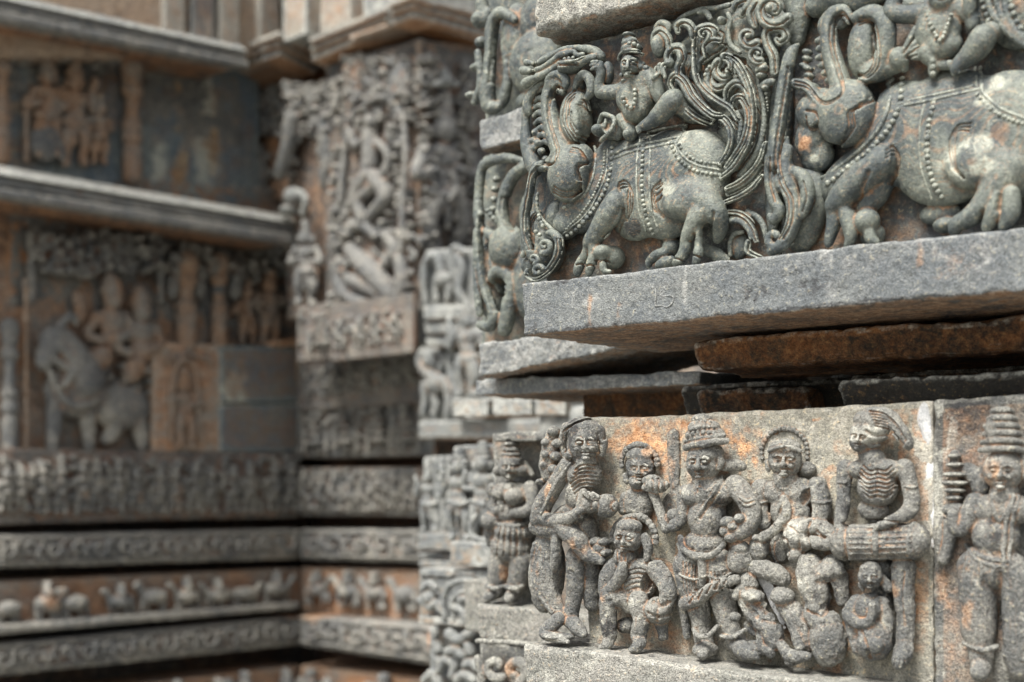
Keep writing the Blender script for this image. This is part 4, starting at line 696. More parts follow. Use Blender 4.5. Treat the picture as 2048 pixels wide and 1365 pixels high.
def skeleton_drummer(root):
    S = Sculpt(FL, (1660, 810, 1855, 1345), (-6, 104), .0011*Q); S.v(V6); S.k = 4; F = 46
    S.el(235, 195, 92, 84, F+2, 32, -15); S.el(190, 240, 50, 56, F+6, 26); S.el(250, 150, 96, 56, F+2, 30, 10)
    S.st([(240, 120, 40, F+4), (310, 130, 44, F+2), (365, 180, 40, F), (400, 235, 34, F-2), (412, 262, 24, F-4)], k=4)
    for i in range(6): S.gr([(230+i*6, 100+i*14), (300+i*4, 115+i*14), (360, 170+i*12), (400-i*5, 235+i*8)], 5, 2.4)
    face(S, 185, 225, 50, 62, F+30, -.5, 8); S.gr([(215, 195), (260, 215), (330, 200)], 9, 3); S.gr([(240, 250), (300, 240), (370, 250)], 9, 2.5)
    S.st([(215, 290, 40), (250, 330, 60)], h=F-8, k=6)
    S.el(265, 375, 150, 62, F-14, 30, 3, k=8); S.el(270, 450, 96, 100, F-8, 34, k=8); S.el(250, 560, 72, 60, F-20, 26, k=8); ribs(S, 268, 440, 92, 62, 7, -.35, 2.2); S.gr([(265, 370), (262, 480)], 6, 2)
    S.st([(118, 365, 44, F-12), (112, 450, 34, F-8), (110, 530, 32, F-4), (95, 600, 30, F+4), (88, 660, 22, F+12)], k=6); S.st([(395, 365, 46, F-12), (420, 450, 38, F-8), (430, 530, 36, F-4), (400, 580, 32, F+8), (330, 615, 26, F+20), (270, 640, 18, F+24)], k=6)
    S.st([(125, 715, 88, F-6), (430, 705, 88, F-6)], k=3, sm=False); S.el(118, 712, 24, 92, F-2, 34); S.el(440, 705, 22, 92, F-2, 34)
    for i in range(7): S.st([(135, 640+i*25, 5.5, 1001), (280, 642+i*24, 6, 1001), (420, 636+i*24, 5.5, 1001)], k=1.2)
    S.st([(262, 640, 14, 1002), (258, 720, 15, 1003), (264, 800, 13, 1002)], k=2); S.gr([(120, 630), (112, 710), (122, 790)], 8, 3)
    S.st([(390, 830, 60, F-18), (390, 920, 50, F-18), (400, 1040, 44, F-16), (395, 1180, 42, F-14)], k=8); S.st([(290, 830, 56, F-30), (290, 950, 46, F-34), (320, 1080, 40, F-34), (330, 1180, 36, F-34)], k=8); S.st([(395, 1200, 44, F-8), (385, 1245, 44, F+4), (370, 1275, 34, F+14)], k=6)
    for i in range(4): S.gr([(350+i*22, 1260), (346+i*22, 1290)], 4, 1.6)
    S.st([(120, 430, 7, 1001), (112, 436, 7, 1002), (85, 430, 7, 1001)], k=1); S.st([(395, 450, 7, 1001), (425, 456, 7, 1002), (455, 450, 7, 1001)], k=1); S.gr([(395, 850), (385, 960), (395, 1100)], 5, 1.6); S.gr([(150, 620), (260, 605), (400, 625)], 5, 2)
    S.spot('pale', 290, 220, 90, 34, 1.5).spot('rust', 400, 900, 34, 110, 1.2).spot('dark', 170, 500, 20, 90, .6).spot('dark', 410, 640, 50, 60, .7)
    S.mesh('carved_figure', M['figure'], root, 'gaunt ribbed drummer with a barrel drum at the waist', plane=-3, kp=7, noise=(1.6, 1))
def small_attendants(root):
    S = Sculpt(FL, (1455, 1100, 1610, 1345), (-6, 104), .0012*Q); S.v(V5); S.k = 4; F = 48
    S.st([(360, 900, 54, F-6), (380, 980, 60, F-4), (420, 1060, 60, F-2), (470, 1120, 54, F), (490, 1180, 46, F)], k=8); S.el(385, 960, 56, 46, F+8, 26, 20); S.st([(330, 930, 26, F+10), (310, 960, 22, F+14)]); S.st([(400, 830, 40, F-10), (480, 850, 46, F-8), (530, 890, 36, F-14)], k=6)
    S.st([(440, 1120, 40, F+2), (430, 1190, 30, F+6), (470, 1225, 26, F+10)], k=5); S.st([(290, 1180, 34, F-10), (350, 1200, 38, F-2), (430, 1210, 34, F+4)], k=6); S.st([(370, 1100, 26, F-12), (420, 1140, 26, F-6)]); S.st([(520, 1190, 26, F+6), (560, 1240, 30, F+12), (640, 1245, 26, F+16)], k=5)
    for p in ([(350, 930), (400, 940)], [(400, 1000), (440, 1040)], [(430, 1080), (480, 1090)], [(360, 1010), (400, 1060)]): S.gr(p, 12, 2.2)
    S.spot('pale', 400, 1000, 80, 100, .5)
    S.mesh('carved_animal', M['figure'], root, 'worn rearing hound at the feet of the crowned lord', plane=-3, kp=7, noise=(2.8, 1))
    S = Sculpt(FL, (1535, 1105, 1705, 1345), (-6, 104), .0012*Q); S.v(V5); S.k = 4; F = 46
    S.st([(520, 960, 52, F-8), (560, 1020, 54, F-6), (600, 1090, 50, F-4), (640, 1180, 46, F-6)], k=8); S.el(530, 965, 56, 46, F+4, 26); S.st([(545, 1040, 26, F+10), (580, 1120, 26, F+12), (610, 1200, 28, F+12)], k=4); S.st([(600, 1240, 34, F+4), (560, 1260, 26, F+12)])
    S.st([(650, 810, 60, F-8), (670, 900, 76, F-6), (690, 990, 60, F-4), (660, 1050, 40, F)], k=8); S.st([(760, 820, 52, F-16), (790, 900, 44, F-20), (800, 980, 36, F-22)], k=6); S.el(740, 1170, 86, 130, F-2, 36, -5, k=8); S.el(720, 1080, 76, 60, F-2, 30, k=6); S.st([(700, 860, 50), (780, 840, 40)], h=F-6, k=6); S.gr([(690, 900), (740, 920), (740, 1010)], 14, 5); S.gr([(640, 1030), (700, 1060), (720, 1040)], 8, 3)
    S.spot('dark', 790, 960, 40, 80, .9).spot('rust', 590, 1130, 24, 60, 1.0).spot('pale', 670, 900, 60, 80, .6)
    S.mesh('carved_figure', M['figure'], root, 'weathered acrobat bent double between the drummers', plane=-3, kp=7, noise=(2.8, 1))
    S = Sculpt(FL, (1690, 1110, 1790, 1345), (-6, 110), .0011*Q); S.v(V6); S.k = 4; F = 56
    S.el(238, 870, 54, 62, F, 28); S.el(235, 840, 50, 40, F+2, 24); face(S, 232, 880, 44, 52, F+24, 0, 0); S.st([(285, 880, 26, F-14), (320, 920, 24, F-18)], k=4); S.st([(190, 905, 14, F-4), (200, 930, 14, F-2)])
    S.el(235, 1020, 70, 80, F-10, 32, k=8); S.st([(170, 990, 38, F-8), (140, 1050, 34, F+4), (180, 1090, 28, F+16), (235, 1080, 24, F+22), (245, 1010, 20, F+24)], k=5); S.st([(150, 1060, 34, F), (165, 1140, 36, F), (190, 1210, 40, F)], k=7); S.el(250, 1170, 84, 105, F-4, 36, 5, k=7); S.el(248, 1190, 46, 46, F+22, 16); S.st([(290, 1000, 34, F-14), (310, 1080, 36, F-14), (300, 1150, 36, F-10)], k=6)
    S.gr([(195, 1130), (215, 1190), (230, 1250)], 8, 2.4); S.gr([(215, 960), (240, 975), (265, 960)], 6, 1.6)
    S.mesh('carved_figure', M['figure'], root, 'small seated attendant hugging its knees under the drum', plane=-3, kp=7, noise=(2.2, 1))
def crowned_guard(root):
    S = Sculpt(FL, (1885, 800, 2075, 1370), (-6, 100), .0013*Q); S.v(V6); S.k = 4; F = 46
    S.el(855, 375, 92, 100, F, 30); S.el(850, 200, 78, 120, F-2, 30)
    for i, (y, r) in enumerate([(95, 44), (130, 62), (165, 76), (200, 84), (237, 92), (275, 102)]): S.st([(850-r, y+8, 15, F+2), (850-r*.4, y, 17, F+22), (850+r*.5, y, 17, F+22), (850+r, y+8, 15, F+2)], k=2)
    face(S, 845, 385, 78, 86, F+25, -.1); S.st([(860, 460, 60), (860, 500, 70)], h=F-8, k=6); S.st([(955, 300, 24), (965, 400, 28)], h=F-6)
    S.el(850, 560, 150, 84, F-14, 32, k=10); S.el(820, 680, 110, 110, F-12, 34, k=12); S.el(800, 830, 160, 110, F-14, 36, k=12)
    S.st([(725, 530, 52, F-12), (690, 600, 44, F-4), (655, 650, 38, F+4), (625, 640, 30, F+10), (620, 580, 26, F+14)], k=7)
    for y, r in [(310, 30), (350, 40), (395, 58), (435, 60), (470, 50), (505, 40)]: S.el(628, y, r, 15, 24, 20, k=2)
    S.st([(628, 300, 22, 20), (628, 520, 24, 22)]); S.st([(600, 560, 30, 24), (640, 560, 34, 26), (650, 620, 30, 24)]); S.st([(600, 620, 26, 20), (605, 700, 30, 20), (580, 790, 30, 20)], k=5); S.st([(570, 600, 14, 16), (560, 720, 16, 16), (560, 800, 16, 16)])
    for p, r in (([(680, 700), (720, 760), (790, 790), (870, 800)], 11), ([(680, 720), (720, 785), (800, 820), (870, 825)], 9), ([(690, 790), (672, 850), (680, 910), (720, 925), (755, 880), (755, 810)], 9), ([(800, 490), (810, 560), (840, 610), (880, 550), (900, 490)], 10), ([(925, 500), (900, 600), (885, 760), (880, 1000)], 12), ([(905, 500), (870, 620), (855, 800), (845, 1060)], 12), ([(660, 1110), (720, 1130), (800, 1110), (850, 1060)], 13), ([(665, 1145), (730, 1160), (820, 1140), (870, 1080)], 11), ([(810, 830), (800, 950), (790, 1080)], 10)): S.st([(a, b, r, 1001) for a, b in p], k=1.5)
    S.st([(740, 880, 96, F-20), (740, 1000, 84, F-20), (740, 1120, 80, F-20), (750, 1200, 58, F-20), (755, 1280, 50, F-16)], k=10); S.st([(920, 880, 90, F-22), (925, 1050, 80, F-22), (930, 1200, 80, F-22), (940, 1300, 60, F-20)], k=10); S.st([(755, 1290, 50, F-8), (745, 1320, 44, F+8)]); S.st([(670, 1180, 12, F-4), (760, 1215, 14, F+10), (850, 1190, 12, F+4)]); S.st([(860, 1240, 12, F), (960, 1260, 12, F+4)])
    S.gr([(840, 860), (838, 1000), (845, 1200)], 14, 4); S.st([(690, 380, 44, 6), (740, 420, 44, 8), (750, 470, 40, 8)], k=5)
    S.spot('rust', 840, 370, 70, 90, 1.5).spot('rust', 720, 840, 50, 80, .9).spot('rust', 730, 1020, 50, 90, .8).spot('dark', 640, 180, 90, 120, 1.0).spot('dark', 870, 680, 60, 90, .6).spot('dark', 870, 1100, 30, 100, .9)
    S.mesh('carved_figure', M['figure'], root, 'crowned guard with a ringed staff and looped girdle', plane=-3, kp=7, noise=(.9, 1))
def T(name, label, cat, fr, x, y, group=None, kind=None):
    a, t, m = fr.loc(x, y, 0); return thing(name, label, cat, fr, a, t, 0, group, kind)
def ps(name, fr, mat, root, x0, x1, top, bot, hf=0.0, th=.3, label=None, **k):
    """a stone laid by its front face: pixel columns x0, x1, (y at x0, y at x1) of its top and bottom edges; hf metres forward of the frame"""
    f = fr.shift(hf) if hf else fr; a = f.loc(x0, top[0]); b = f.loc(x1, top[1]); k.setdefault('post', .9 if name in ('ledge_slab', 'block_stone') else None)
    return slab(name, f, mat, root, a[0], b[0], (f.loc(x0, bot[0])[1], f.loc(x1, bot[1])[1]), (a[1], b[1]), -th, 0, label, **k)
def spots(fr, l):
    out = []
    for kd, x, y, rx, ry, v in l:
        a, t, m = fr.loc(x, y, 0); out.append((kd, a, t, rx*m/.8, ry*m, v))
    return out
# ---- near buttress
KS = .75
r = T('beast_frieze_block', 'block of the crowned rider on a snouted beast, at the corner of the thick ledge', 'carved block', N, 1045, 567)
near_yali(r)
sb = FY.loc(1215, 540)[1]-.035; xj = FY.loc(1560, 300)[0]
slab('back_slab', FY, M['yali'], r, .0, xj-.0005, (sb, sb+.005), (FY.loc(1110, 100)[1], FY.loc(1399, 22)[1]), -.28, 0, rnd=.005, attr=(.45, 0, .55), rough=1.2)
r2 = T('beast_frieze_block', 'carved block with the large broken-beaked beast, beside the first rider block on the grey ledge', 'carved block', N, 1560, 515)
second_yali(r2)
slab('back_slab', FY, M['yali'], r2, xj+.0005, 1.25, (sb, sb+.02), (FY.loc(1399, 22)[1], FY.loc(1399, 22)[1]+.03), -.28, 0, rnd=.004, attr=(.45, 0, .55), rough=1.2)
r = T('stone_ledge', 'thick blue-grey ledge slab under the two carved beasts, scratched with a small sign', 'stone ledge', N, 1045, 668)
def scratch(S): pass
la = N.loc(1045, 569); lb = N.loc(1601, 517); lc = N.loc(2048, 455)
s2 = lc[0]+.12
slab('ledge_slab', N, M['ledge'], r, 0, s2, (N.loc(1045, 671)[1], N.loc(2048, 582)[1]), (la[1], lc[1]), -.46, 0, vox=.0026, rough=1.1, rnd=.005, chip=1.3, post=.9,
     spots=spots(N, [('pale', 1640, 500, 60, 60, .5), ('rust', 1290, 590, 110, 60, .22), ('rust', 1900, 520, 40, 90, .5), ('rust', 1420, 570, 90, 50, .3), ('pale', 1180, 600, 80, 60, .25), ('pale', 1900, 500, 120, 60, .4), ('rust', 1180, 600, 7, 60, .9), ('rust', 1236, 590, 5, 70, .7), ('pale', 1370, 580, 5, 60, .9), ('rust', 1490, 560, 7, 70, .7), ('pale', 1660, 545, 9, 60, .8), ('rust', 1840, 515, 10, 70, .9), ('pale', 1960, 500, 60, 40, .6), ('dark', 1560, 580, 120, 20, .6), ('dark', 1120, 560, 60, 16, .6), ('dark', 1250, 655, 220, 14, .9), ('dark', 1700, 612, 400, 10, .8), ('dark', 1060, 650, 30, 30, .4)]))
# incised sign on the ledge face
V8 = (1030, 440, 2.012)
S = Sculpt(N, (1285, 555, 1370, 630), (-4, 5), .0009*Q); S.v(V8); S.k = .6
for p in ([(565, 275), (568, 310), (565, 345), (590, 345), (610, 352), (632, 335), (636, 310), (612, 306)], [(590, 285), (583, 300), (600, 308), (626, 300)], [(598, 268), (606, 282)]): S.st(p, 3.2, 1.0, fh=.8)
S.mesh('incised_sign', M['ledge'], r, 'small sign scratched into the ledge face', noise=(.3, 1))
r = T('projecting_block', 'rough pale block jutting out above the rider of the first beast', 'stone block', N, 1062, 70)
ps('block_stone', N, M['rough'], r, 1062, 1420, (-60, -120), (70, -34), -.005, .34, rough=1.6, rnd=.012, vox=.0032, chip=1.6, attr=(0, .2, 0))
U = N
def under(name, label, s0, z0, z1, b, L=1.2, mat='under', attr=(.4, 0, .2), th=.3, sp=(), rough=1.5, tilt=0.0):  # last attr value darkens these courses to deepen the gap's shade
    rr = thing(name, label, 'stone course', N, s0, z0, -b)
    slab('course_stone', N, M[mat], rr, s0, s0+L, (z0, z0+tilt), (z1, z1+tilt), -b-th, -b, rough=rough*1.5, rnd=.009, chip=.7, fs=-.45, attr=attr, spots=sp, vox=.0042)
zl = N.loc(1045, 671)[1]; zr = N.loc(2048, 582)[1]
under('recessed_course', 'orange-stained, black-patched course tucked close under the grey ledge', .235, .192, .2485, .22, 1.0, attr=(.5, 0, .15), sp=spots(N.shift(-.22), [('dark', 1850, 690, 420, 30, 1.4), ('dark', 1480, 690, 60, 20, 1.0), ('rust', 1500, 700, 150, 40, 1.5), ('rust', 1700, 655, 300, 20, 1.5)]))
under('recessed_course', 'shade-darkened block resting on the figure frieze beneath the orange course', .56, .075, .155, .17, .8, attr=(.0, 0, .7), tilt=.004)
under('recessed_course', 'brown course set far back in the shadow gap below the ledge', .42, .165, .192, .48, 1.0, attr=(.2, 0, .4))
under('recessed_course', 'reddish brown block in the gap, left of the shade-darkened block', .10, .118, .172, .46, .25, attr=(.4, 0, .7), th=.1)
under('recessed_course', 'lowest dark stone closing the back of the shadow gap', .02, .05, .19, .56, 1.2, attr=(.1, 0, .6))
# ---- figure frieze
KS = .5; RS = .96
fj = FL.loc(1868, 900)[0]; tp0 = FL.loc(1204, 837)[1]; tp1 = FL.loc(1676, 814)[1]; tp2 = FL.loc(2048, 795)[1]
r = T('figure_frieze_block', 'orange-stained block carved with drummers, flute player, crowned lord and sage', 'carved block', N, 1045, 1290)
for f_ in (corner_drummer, piper, bearded_dwarf, crowned_lord, haloed_sage, skeleton_drummer, small_attendants): f_(r)
slab('back_slab', FL, M['slab'], r, .075, fj-.002, (-.40, -.40), (tp0, tp1+.004), -.28, 0, vox=.0028, rnd=.005, rough=1.3,
     spots=spots(FL, [('rust', 1290, 900, 110, 90, .75), ('rust', 1390, 860, 80, 60, .8), ('rust', 1480, 900, 60, 70, .6), ('rust', 1250, 1000, 60, 90, .8), ('pale', 1620, 880, 130, 90, .4), ('pale', 1850, 900, 16, 110, 1.8), ('rust', 1830, 1150, 22, 120, .7), ('pale', 1845, 1050, 12, 90, 1.3), ('rust', 1220, 1180, 60, 80, .6), ('rust', 1500, 960, 40, 60, .5)]))
cw = T('cobweb', 'dusty pale cobweb stretched in the hollow above the rearing hound', 'cobweb', FL, 1530, 1180)
S = Sculpt(FL, (1505, 1120, 1590, 1270), (0, 70), .0011*Q); S.v(V5); S.k = 3
S.st([(395, 880, 3, 26), (440, 905, 22, 22), (480, 960, 34, 20), (500, 1030, 20, 20), (535, 1110, 10, 22)], fh=.12); S.st([(430, 890, 3, 30), (520, 920, 8, 24), (470, 1000, 4, 28)], fh=.3); S.mesh('web_sheet', M['mortar'], cw, noise=(.6, 1))
r = T('figure_frieze_block', 'darker block carved with the guard in a tall ringed crown, right of the mortar joint', 'carved block', N, 1870, 1380)
crowned_guard(r)
S = Sculpt(FL, (1825, 800, 1890, 1330), (-4, 14), .0016*Q); S.v(V6); S.k = 5
S.st([(490, 78, 24), (486, 130, 34), (500, 220, 24), (515, 330, 20), (510, 430, 24), (522, 540, 20), (520, 640, 24), (524, 730, 12)], h=-2, fh=.35); S.st([(560, 1010, 10), (570, 1060, 16), (590, 1110, 14), (560, 1160, 10)], h=-2, fh=.4)
S.mesh('mortar_joint', M['mortar'], r, 'pale lime mortar smeared down the joint', noise=(1.2, 1))
slab('back_slab', FL, M['figure'], r, fj+.001, 1.25, (-.40, -.40), (tp1+.004, tp2+.01), -.28, .004, rnd=.005, rough=1.4, spots=spots(FL, [('dark', 1930, 850, 60, 60, 1.0), ('pale', 1880, 950, 16, 130, 1.2), ('rust', 1885, 1200, 20, 90, .9)]))
r = T('base_block', 'speckled pale ledge block under the feet of the drummers', 'stone ledge', N, 1045, 1365)
slab('block_stone', N, M['rough'], r, 0, 1.1, (-.62, -.62), (N.loc(1045, 1287)[1], N.loc(1500, 1347)[1]-.012), -.42, 0, vox=.003, rough=1.5, rnd=.007, chip=1.5, spots=spots(N, [('dark', 1200, 1300, 200, 10, .5)]))
r = T('lower_course', 'plain grey course below the speckled base block', 'stone course', N, 1045, 1500)
slab('course_stone', N, M['figure'], r, .02, 1.1, (-1.3, -1.3), (-.625, -.625), -.40, -.03, rough=1.5, rnd=.01)
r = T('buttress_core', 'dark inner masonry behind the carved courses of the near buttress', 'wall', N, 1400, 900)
slab('core_stone', N, M['under'], r, .30, 2.2, (-2.3, -2.3), (2.2, 2.2), -2.6, -.62, rough=1, rnd=.01, attr=(0, 0, .3), vox=.03)  # core coloured dark to block light and deepen the gap's shade
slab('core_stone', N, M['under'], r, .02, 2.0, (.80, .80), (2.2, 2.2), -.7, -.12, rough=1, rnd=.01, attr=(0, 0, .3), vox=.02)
# ================================================================= idols for the blurred friezes
def idol(S, x, y, H, z=14, sd=0, crown=1, wide=1.0, lean=0, m=1):
    """standing figure: x centre, y top, H height; all in view units, z = depth of the body in photo px"""
    R = random.Random(sd); u = H/100.0; V = S.view[2]; j = lambda a: R.uniform(-a, a)*u; d = lambda f: z*f; w = u*wide
    cx = x+lean*u
    if crown:
        for i, (yy, r_) in enumerate(((2, 3.2), (6, 5.2), (10.5, 7), (15, 8.6))): S.el(cx+j(.5), y+yy*u, r_*w, 3.1*u, d(.7), z*.55)
    S.el(cx, y+21*u, 7.4*w, 8.6*u, d(.75), z*.6); S.st([(cx-8*w, y+20*u, 1.8*u), (cx-8*w, y+25*u, 2*u)], h=d(.5)); S.st([(cx+8*w, y+20*u, 1.8*u), (cx+8*w, y+25*u, 2*u)], h=d(.5))
    S.el(cx+lean*.3*u, y+38*u, 12.5*w, 9*u, d(.55), z*.6); S.el(x, y+50*u, 9*w, 8*u, d(.45), z*.6); S.el(x, y+60*u, 12.5*w, 10*u, d(.5), z*.62)
    for e in (-1, 1):
        ex = x+e*(18+R.uniform(-2, 3))*w; ey = y+(48+R.uniform(-6, 4))*u; up = R.random() < .45
        S.st([(x+e*12*w, y+34*u, 4.4*u, d(.5)), (ex, ey, 3.9*u, d(.65)), ((x+e*(17 if up else 6)*w), y+(28 if up else 46)*u+j(4), 3.2*u, d(.85))]); 
        if up: S.el(x+e*18*w, y+23*u, 3.5*u, 6*u, d(.7), z*.4)
        kx = x+e*(7+R.uniform(0, 3))*w; S.st([(x+e*6*w, y+63*u, 7*u, d(.5)), (kx, y+78*u, 5.4*u, d(.6)), (x+e*6.5*w+j(2), y+93*u, 3.8*u, d(.45)), (x+e*9*w, y+97*u, 3.6*u, d(.8))])
    S.st([(x-12*w, y+57*u, 1.8*u, d(.9)), (x, y+61*u, 1.9*u, d(1.1)), (x+12*w, y+57*u, 1.8*u, d(.9))]); S.st([(x, y+60*u, 2.6*u, d(.95)), (x+j(2), y+80*u, 2.2*u, d(.8))])
    return S
KS = .8; RS = 1.0
# ================================================================= second buttress, one step behind
N2 = Frame(953, 3.15, -2100); N2f = N2.shift(-.10)
r = T('beast_frieze_block', 'carved block with a drooping-trunked beast head, half hidden behind the near rider block', 'carved block', N2, 950, 690)
N2y = N2.shift(-.07); S = Sculpt(N2y, (935, 305, 1110, 700), (-6, 96), .0024*Q); S.v(V3); S.k = 4
S.st([(180, 490, 10), (120, 480, 14), (60, 500, 16), (45, 560, 14), (40, 640, 16), (45, 700, 14)], h=46); S.st([(190, 500, 16), (150, 530, 18), (125, 580, 20), (115, 640, 22), (125, 690, 24), (150, 730, 30)], h=44); S.st([(40, 620, 14), (50, 690, 18), (90, 720, 16), (125, 720, 14)], h=50)
S.el(130, 750, 62, 70, 48, 30); S.el(215, 650, 50, 80, 30, 30); S.el(210, 850, 70, 130, 30, 36); S.el(90, 850, 55, 130, 20, 34)
for i, y in enumerate((545, 575, 605, 635)): S.el(95-i*3, y, 12, 11, 42, 10)
for i in range(4): S.el(70+i*10, 640+i*12, 10, 9, 44, 8)
S.st([(45, 650, 12), (45, 760, 16), (60, 860, 18), (90, 950, 20), (75, 990, 16), (45, 985, 12)], h=56); S.st([(75, 850, 20), (110, 820, 22), (140, 850, 20), (135, 930, 24), (120, 1000, 22)], h=50); S.st([(35, 700, 10), (35, 840, 12), (45, 950, 12)], h=58)
for o2 in (-10, 0, 10): S.gr([(105+o2, 850), (120+o2*.5, 880), (95+o2, 920)], 4, 2.2); S.gr([(50+o2*.7, 660), (50+o2*.6, 760), (65+o2*.6, 860), (90+o2*.6, 940)], 3.5, 2.4); S.gr([(120+o2, 600), (118+o2, 650), (140+o2*.5, 700)], 4, 2)
S.mesh('beast', M['yali'], r, 'beast head with a hanging tusk', plane=-3, kp=8)
ps('back_slab', N2y, M['yali'], r, 962, 1330, (312, 200), (720, 660), 0, .25, attr=(.3, .1, 0))
r = T('beast_frieze_block', 'topmost carved block with a looped trunk, behind the pale projecting block', 'carved block', N2, 955, 220)
S = Sculpt(N2y, (930, -40, 1125, 240), (-6, 96), .0024*Q); S.v(V3); S.k = 4
S.st([(150, 60, 14), (110, 40, 18), (85, 75, 22), (80, 150, 20), (75, 230, 22), (68, 290, 24), (75, 325, 20), (100, 325, 16)], h=54); S.st([(50, 0, 20), (60, 60, 22), (70, 40, 16)], h=40); S.el(160, 120, 50, 110, 26, 30); S.st([(120, 130, 14), (130, 220, 14), (120, 290, 18), (110, 320, 14)], h=44)
S.el(215, 190, 90, 100, 44, 34); S.el(240, 60, 90, 90, 30, 30); S.el(45, 60, 26, 26, 42, 20); S.el(50, 130, 20, 18, 44, 16); S.el(40, 205, 26, 14, 46, 16); S.el(20, 290, 18, 12, 52, 14); S.st([(40, 160, 12), (50, 250, 14), (30, 310, 12)], h=50); S.st([(180, 310, 24), (210, 290, 26)], h=40)
for o2 in (-9, 3): S.gr([(100+o2, 60), (88+o2, 150), (80+o2, 250)], 3.5, 2.4)
S.mesh('beast', M['yali'], r, 'beast with a looped trunk', plane=-3, kp=8); ps('back_slab', N2y, M['yali'], r, 968, 1330, (-90, -160), (255, 180), 0, .25, attr=(.2, .1, 0))
r = T('stone_ledge', 'thin grey slab under the topmost looped-trunk block', 'stone ledge', N2, 956, 300); ps('ledge_slab', N2, M['ledge'], r, 956, 1330, (240, 130), (302, 205), 0, .4, rough=1.5, attr=(.1, .4, 0), chip=1.6)
r = T('recessed_course', 'dark stone set back beneath the thin grey slab', 'stone course', N2, 1000, 320); ps('course_stone', N2, M['under'], r, 985, 1330, (300, 205), (335, 250), -.16, .2, attr=(.2, 0, .4))
r = T('stone_ledge', 'rough mottled ledge slab one step behind the thick near ledge', 'stone ledge', N2, 957, 755); ps('ledge_slab', N2, M['ledge'], r, 957, 1400, (690, 620), (755, 668), .0, .45, rough=2.4, chip=1.8, attr=(.25, .45, 0))
r = T('stone_ledge', 'thinner weathered ledge just below the rough mottled ledge', 'stone ledge', N2, 945, 790); ps('ledge_slab', N2.shift(-.06), M['ledge'], r, 948, 1400, (760, 742), (792, 770), 0, .4, rough=1.8, attr=(.3, .3, 0))
r = T('recessed_course', 'brown stained block under the stepped ledges, in the dark gap', 'stone course', N2, 1170, 790); ps('course_stone', N2, M['under'], r, 1165, 1420, (785, 765), (850, 838), -.22, .3, attr=(.5, 0, .2))
for i, (xa, xb) in enumerate(((905, 975), (985, 1062), (1068, 1130))):
    r = T('small_block', ['small pale stub block, leftmost of three under the stepped ledges', 'small pale stub block, middle of three under the stepped ledges', 'small pale stub block, rightmost of three under the stepped ledges'][i], 'stone block', N2, xa, 830, group='stub blocks under the stepped ledges')
    ps('block_stone', Frame(900, 5.0, -2100), M['farcool'], r, xa, xb, (800-i, 799-i), (834-i, 833-i), 0, .2, attr=(0, .5, 0), rough=1.5)
r = T('figure_frieze_block', 'carved block with a bejewelled standing dancer, beside the corner drummer', 'carved block', N2, 953, 1208)
S = Sculpt(N2f, (945, 860, 1090, 1220), (-6, 100), .0018*Q); S.v(V7); S.k = 4; F = 44
for i, (y, a) in enumerate(((188, 16), (215, 26), (240, 36), (264, 46), (288, 54))): S.el(495-i*2, y, a, 16, F, 22, k=2); S.beads([(495-a*.8, y+6, 1, 1000), (495, y+2, 1, 1000), (495+a*.8, y+6, 1, 1000)], 6.5) if i > 1 else None
S.el(485, 325, 54, 60, F+4, 26); face(S, 480, 330, 46, 54, F+26, -.1); S.el(432, 345, 22, 28, F-6, 18); S.el(540, 345, 24, 28, F-8, 18); S.st([(555, 300, 10, F-20), (590, 360, 12, F-20)])
S.el(490, 440, 92, 48, F-6, 30, k=8); S.el(440, 455, 38, 36, F+14, 22); S.el(510, 470, 46, 44, F+12, 26); S.el(490, 545, 62, 60, F-8, 30, k=8)
S.st([(405, 430, 32, F-2), (388, 490, 28, F+4), (410, 540, 24, F+10), (445, 520, 20, F+18)], k=5); S.st([(580, 425, 34, F-4), (592, 500, 28, F+2), (560, 540, 26, F+12), (500, 545, 20, F+20)], k=5); S.beads([(420, 400, 1, 1000), (470, 430, 1, 1000), (520, 400, 1, 1000)], 6); S.beads([(430, 460, 1, 1000), (450, 540, 1, 1000)], 6)
S.el(400, 585, 52, 46, F+6, 26); S.st([(395, 620, 34, F), (390, 690, 22, F-6)]); S.el(505, 640, 100, 56, F-4, 34, k=8); S.el(490, 710, 108, 80, F-6, 34, k=8)
for i, x in enumerate((425, 455, 485, 515, 545, 575, 598)): S.gr([(495+(x-495)*.8, 610), (x, 680), (495+(x-495)*1.08, 755)], 4.5, 2.6)
for x in (440, 500, 560): S.beads([(495+(x-495)*.8, 630, 1, 1000), (x, 690, 1, 1000), (495+(x-495)*1.06, 750, 1, 1000)], 6)
S.st([(420, 600, 10, 1001), (500, 612, 10, 1001), (590, 596, 10, 1001)]); S.st([(440, 770, 58, F-6), (430, 850, 50, F-6), (415, 925, 40, F-6)], k=8); S.st([(540, 775, 54, F-8), (525, 860, 48, F-8), (505, 925, 36, F-6)], k=8)
for x, y in ((412, 905), (500, 905)): S.st([(x-42, y-4, 10, F+6), (x, y+8, 11, F+22), (x+42, y-4, 10, F+6)])
S.st([(405, 935, 34, F+4), (370, 962, 20, F+16)]); S.st([(500, 935, 32, F+4), (480, 965, 24, F+20)]); S.st([(610, 960, 22, F), (670, 985, 16, F)])
S.spot('rust', 530, 830, 22, 60, 1.1).spot('dark', 500, 470, 60, 50, .5)
S.mesh('carved_figure', M['figure'], r, 'bejewelled dancer in a conical crown and beaded skirt', plane=-3, kp=7)
ps('back_slab', N2f, M['figure'], r, 985, 1330, (872, 850), (1236, 1250), 0, .25, attr=(.2, 0, 0)); ps('canopy_edge', N2, M['figure'], r, 985, 1330, (868, 845), (884, 872), -.03, .25)
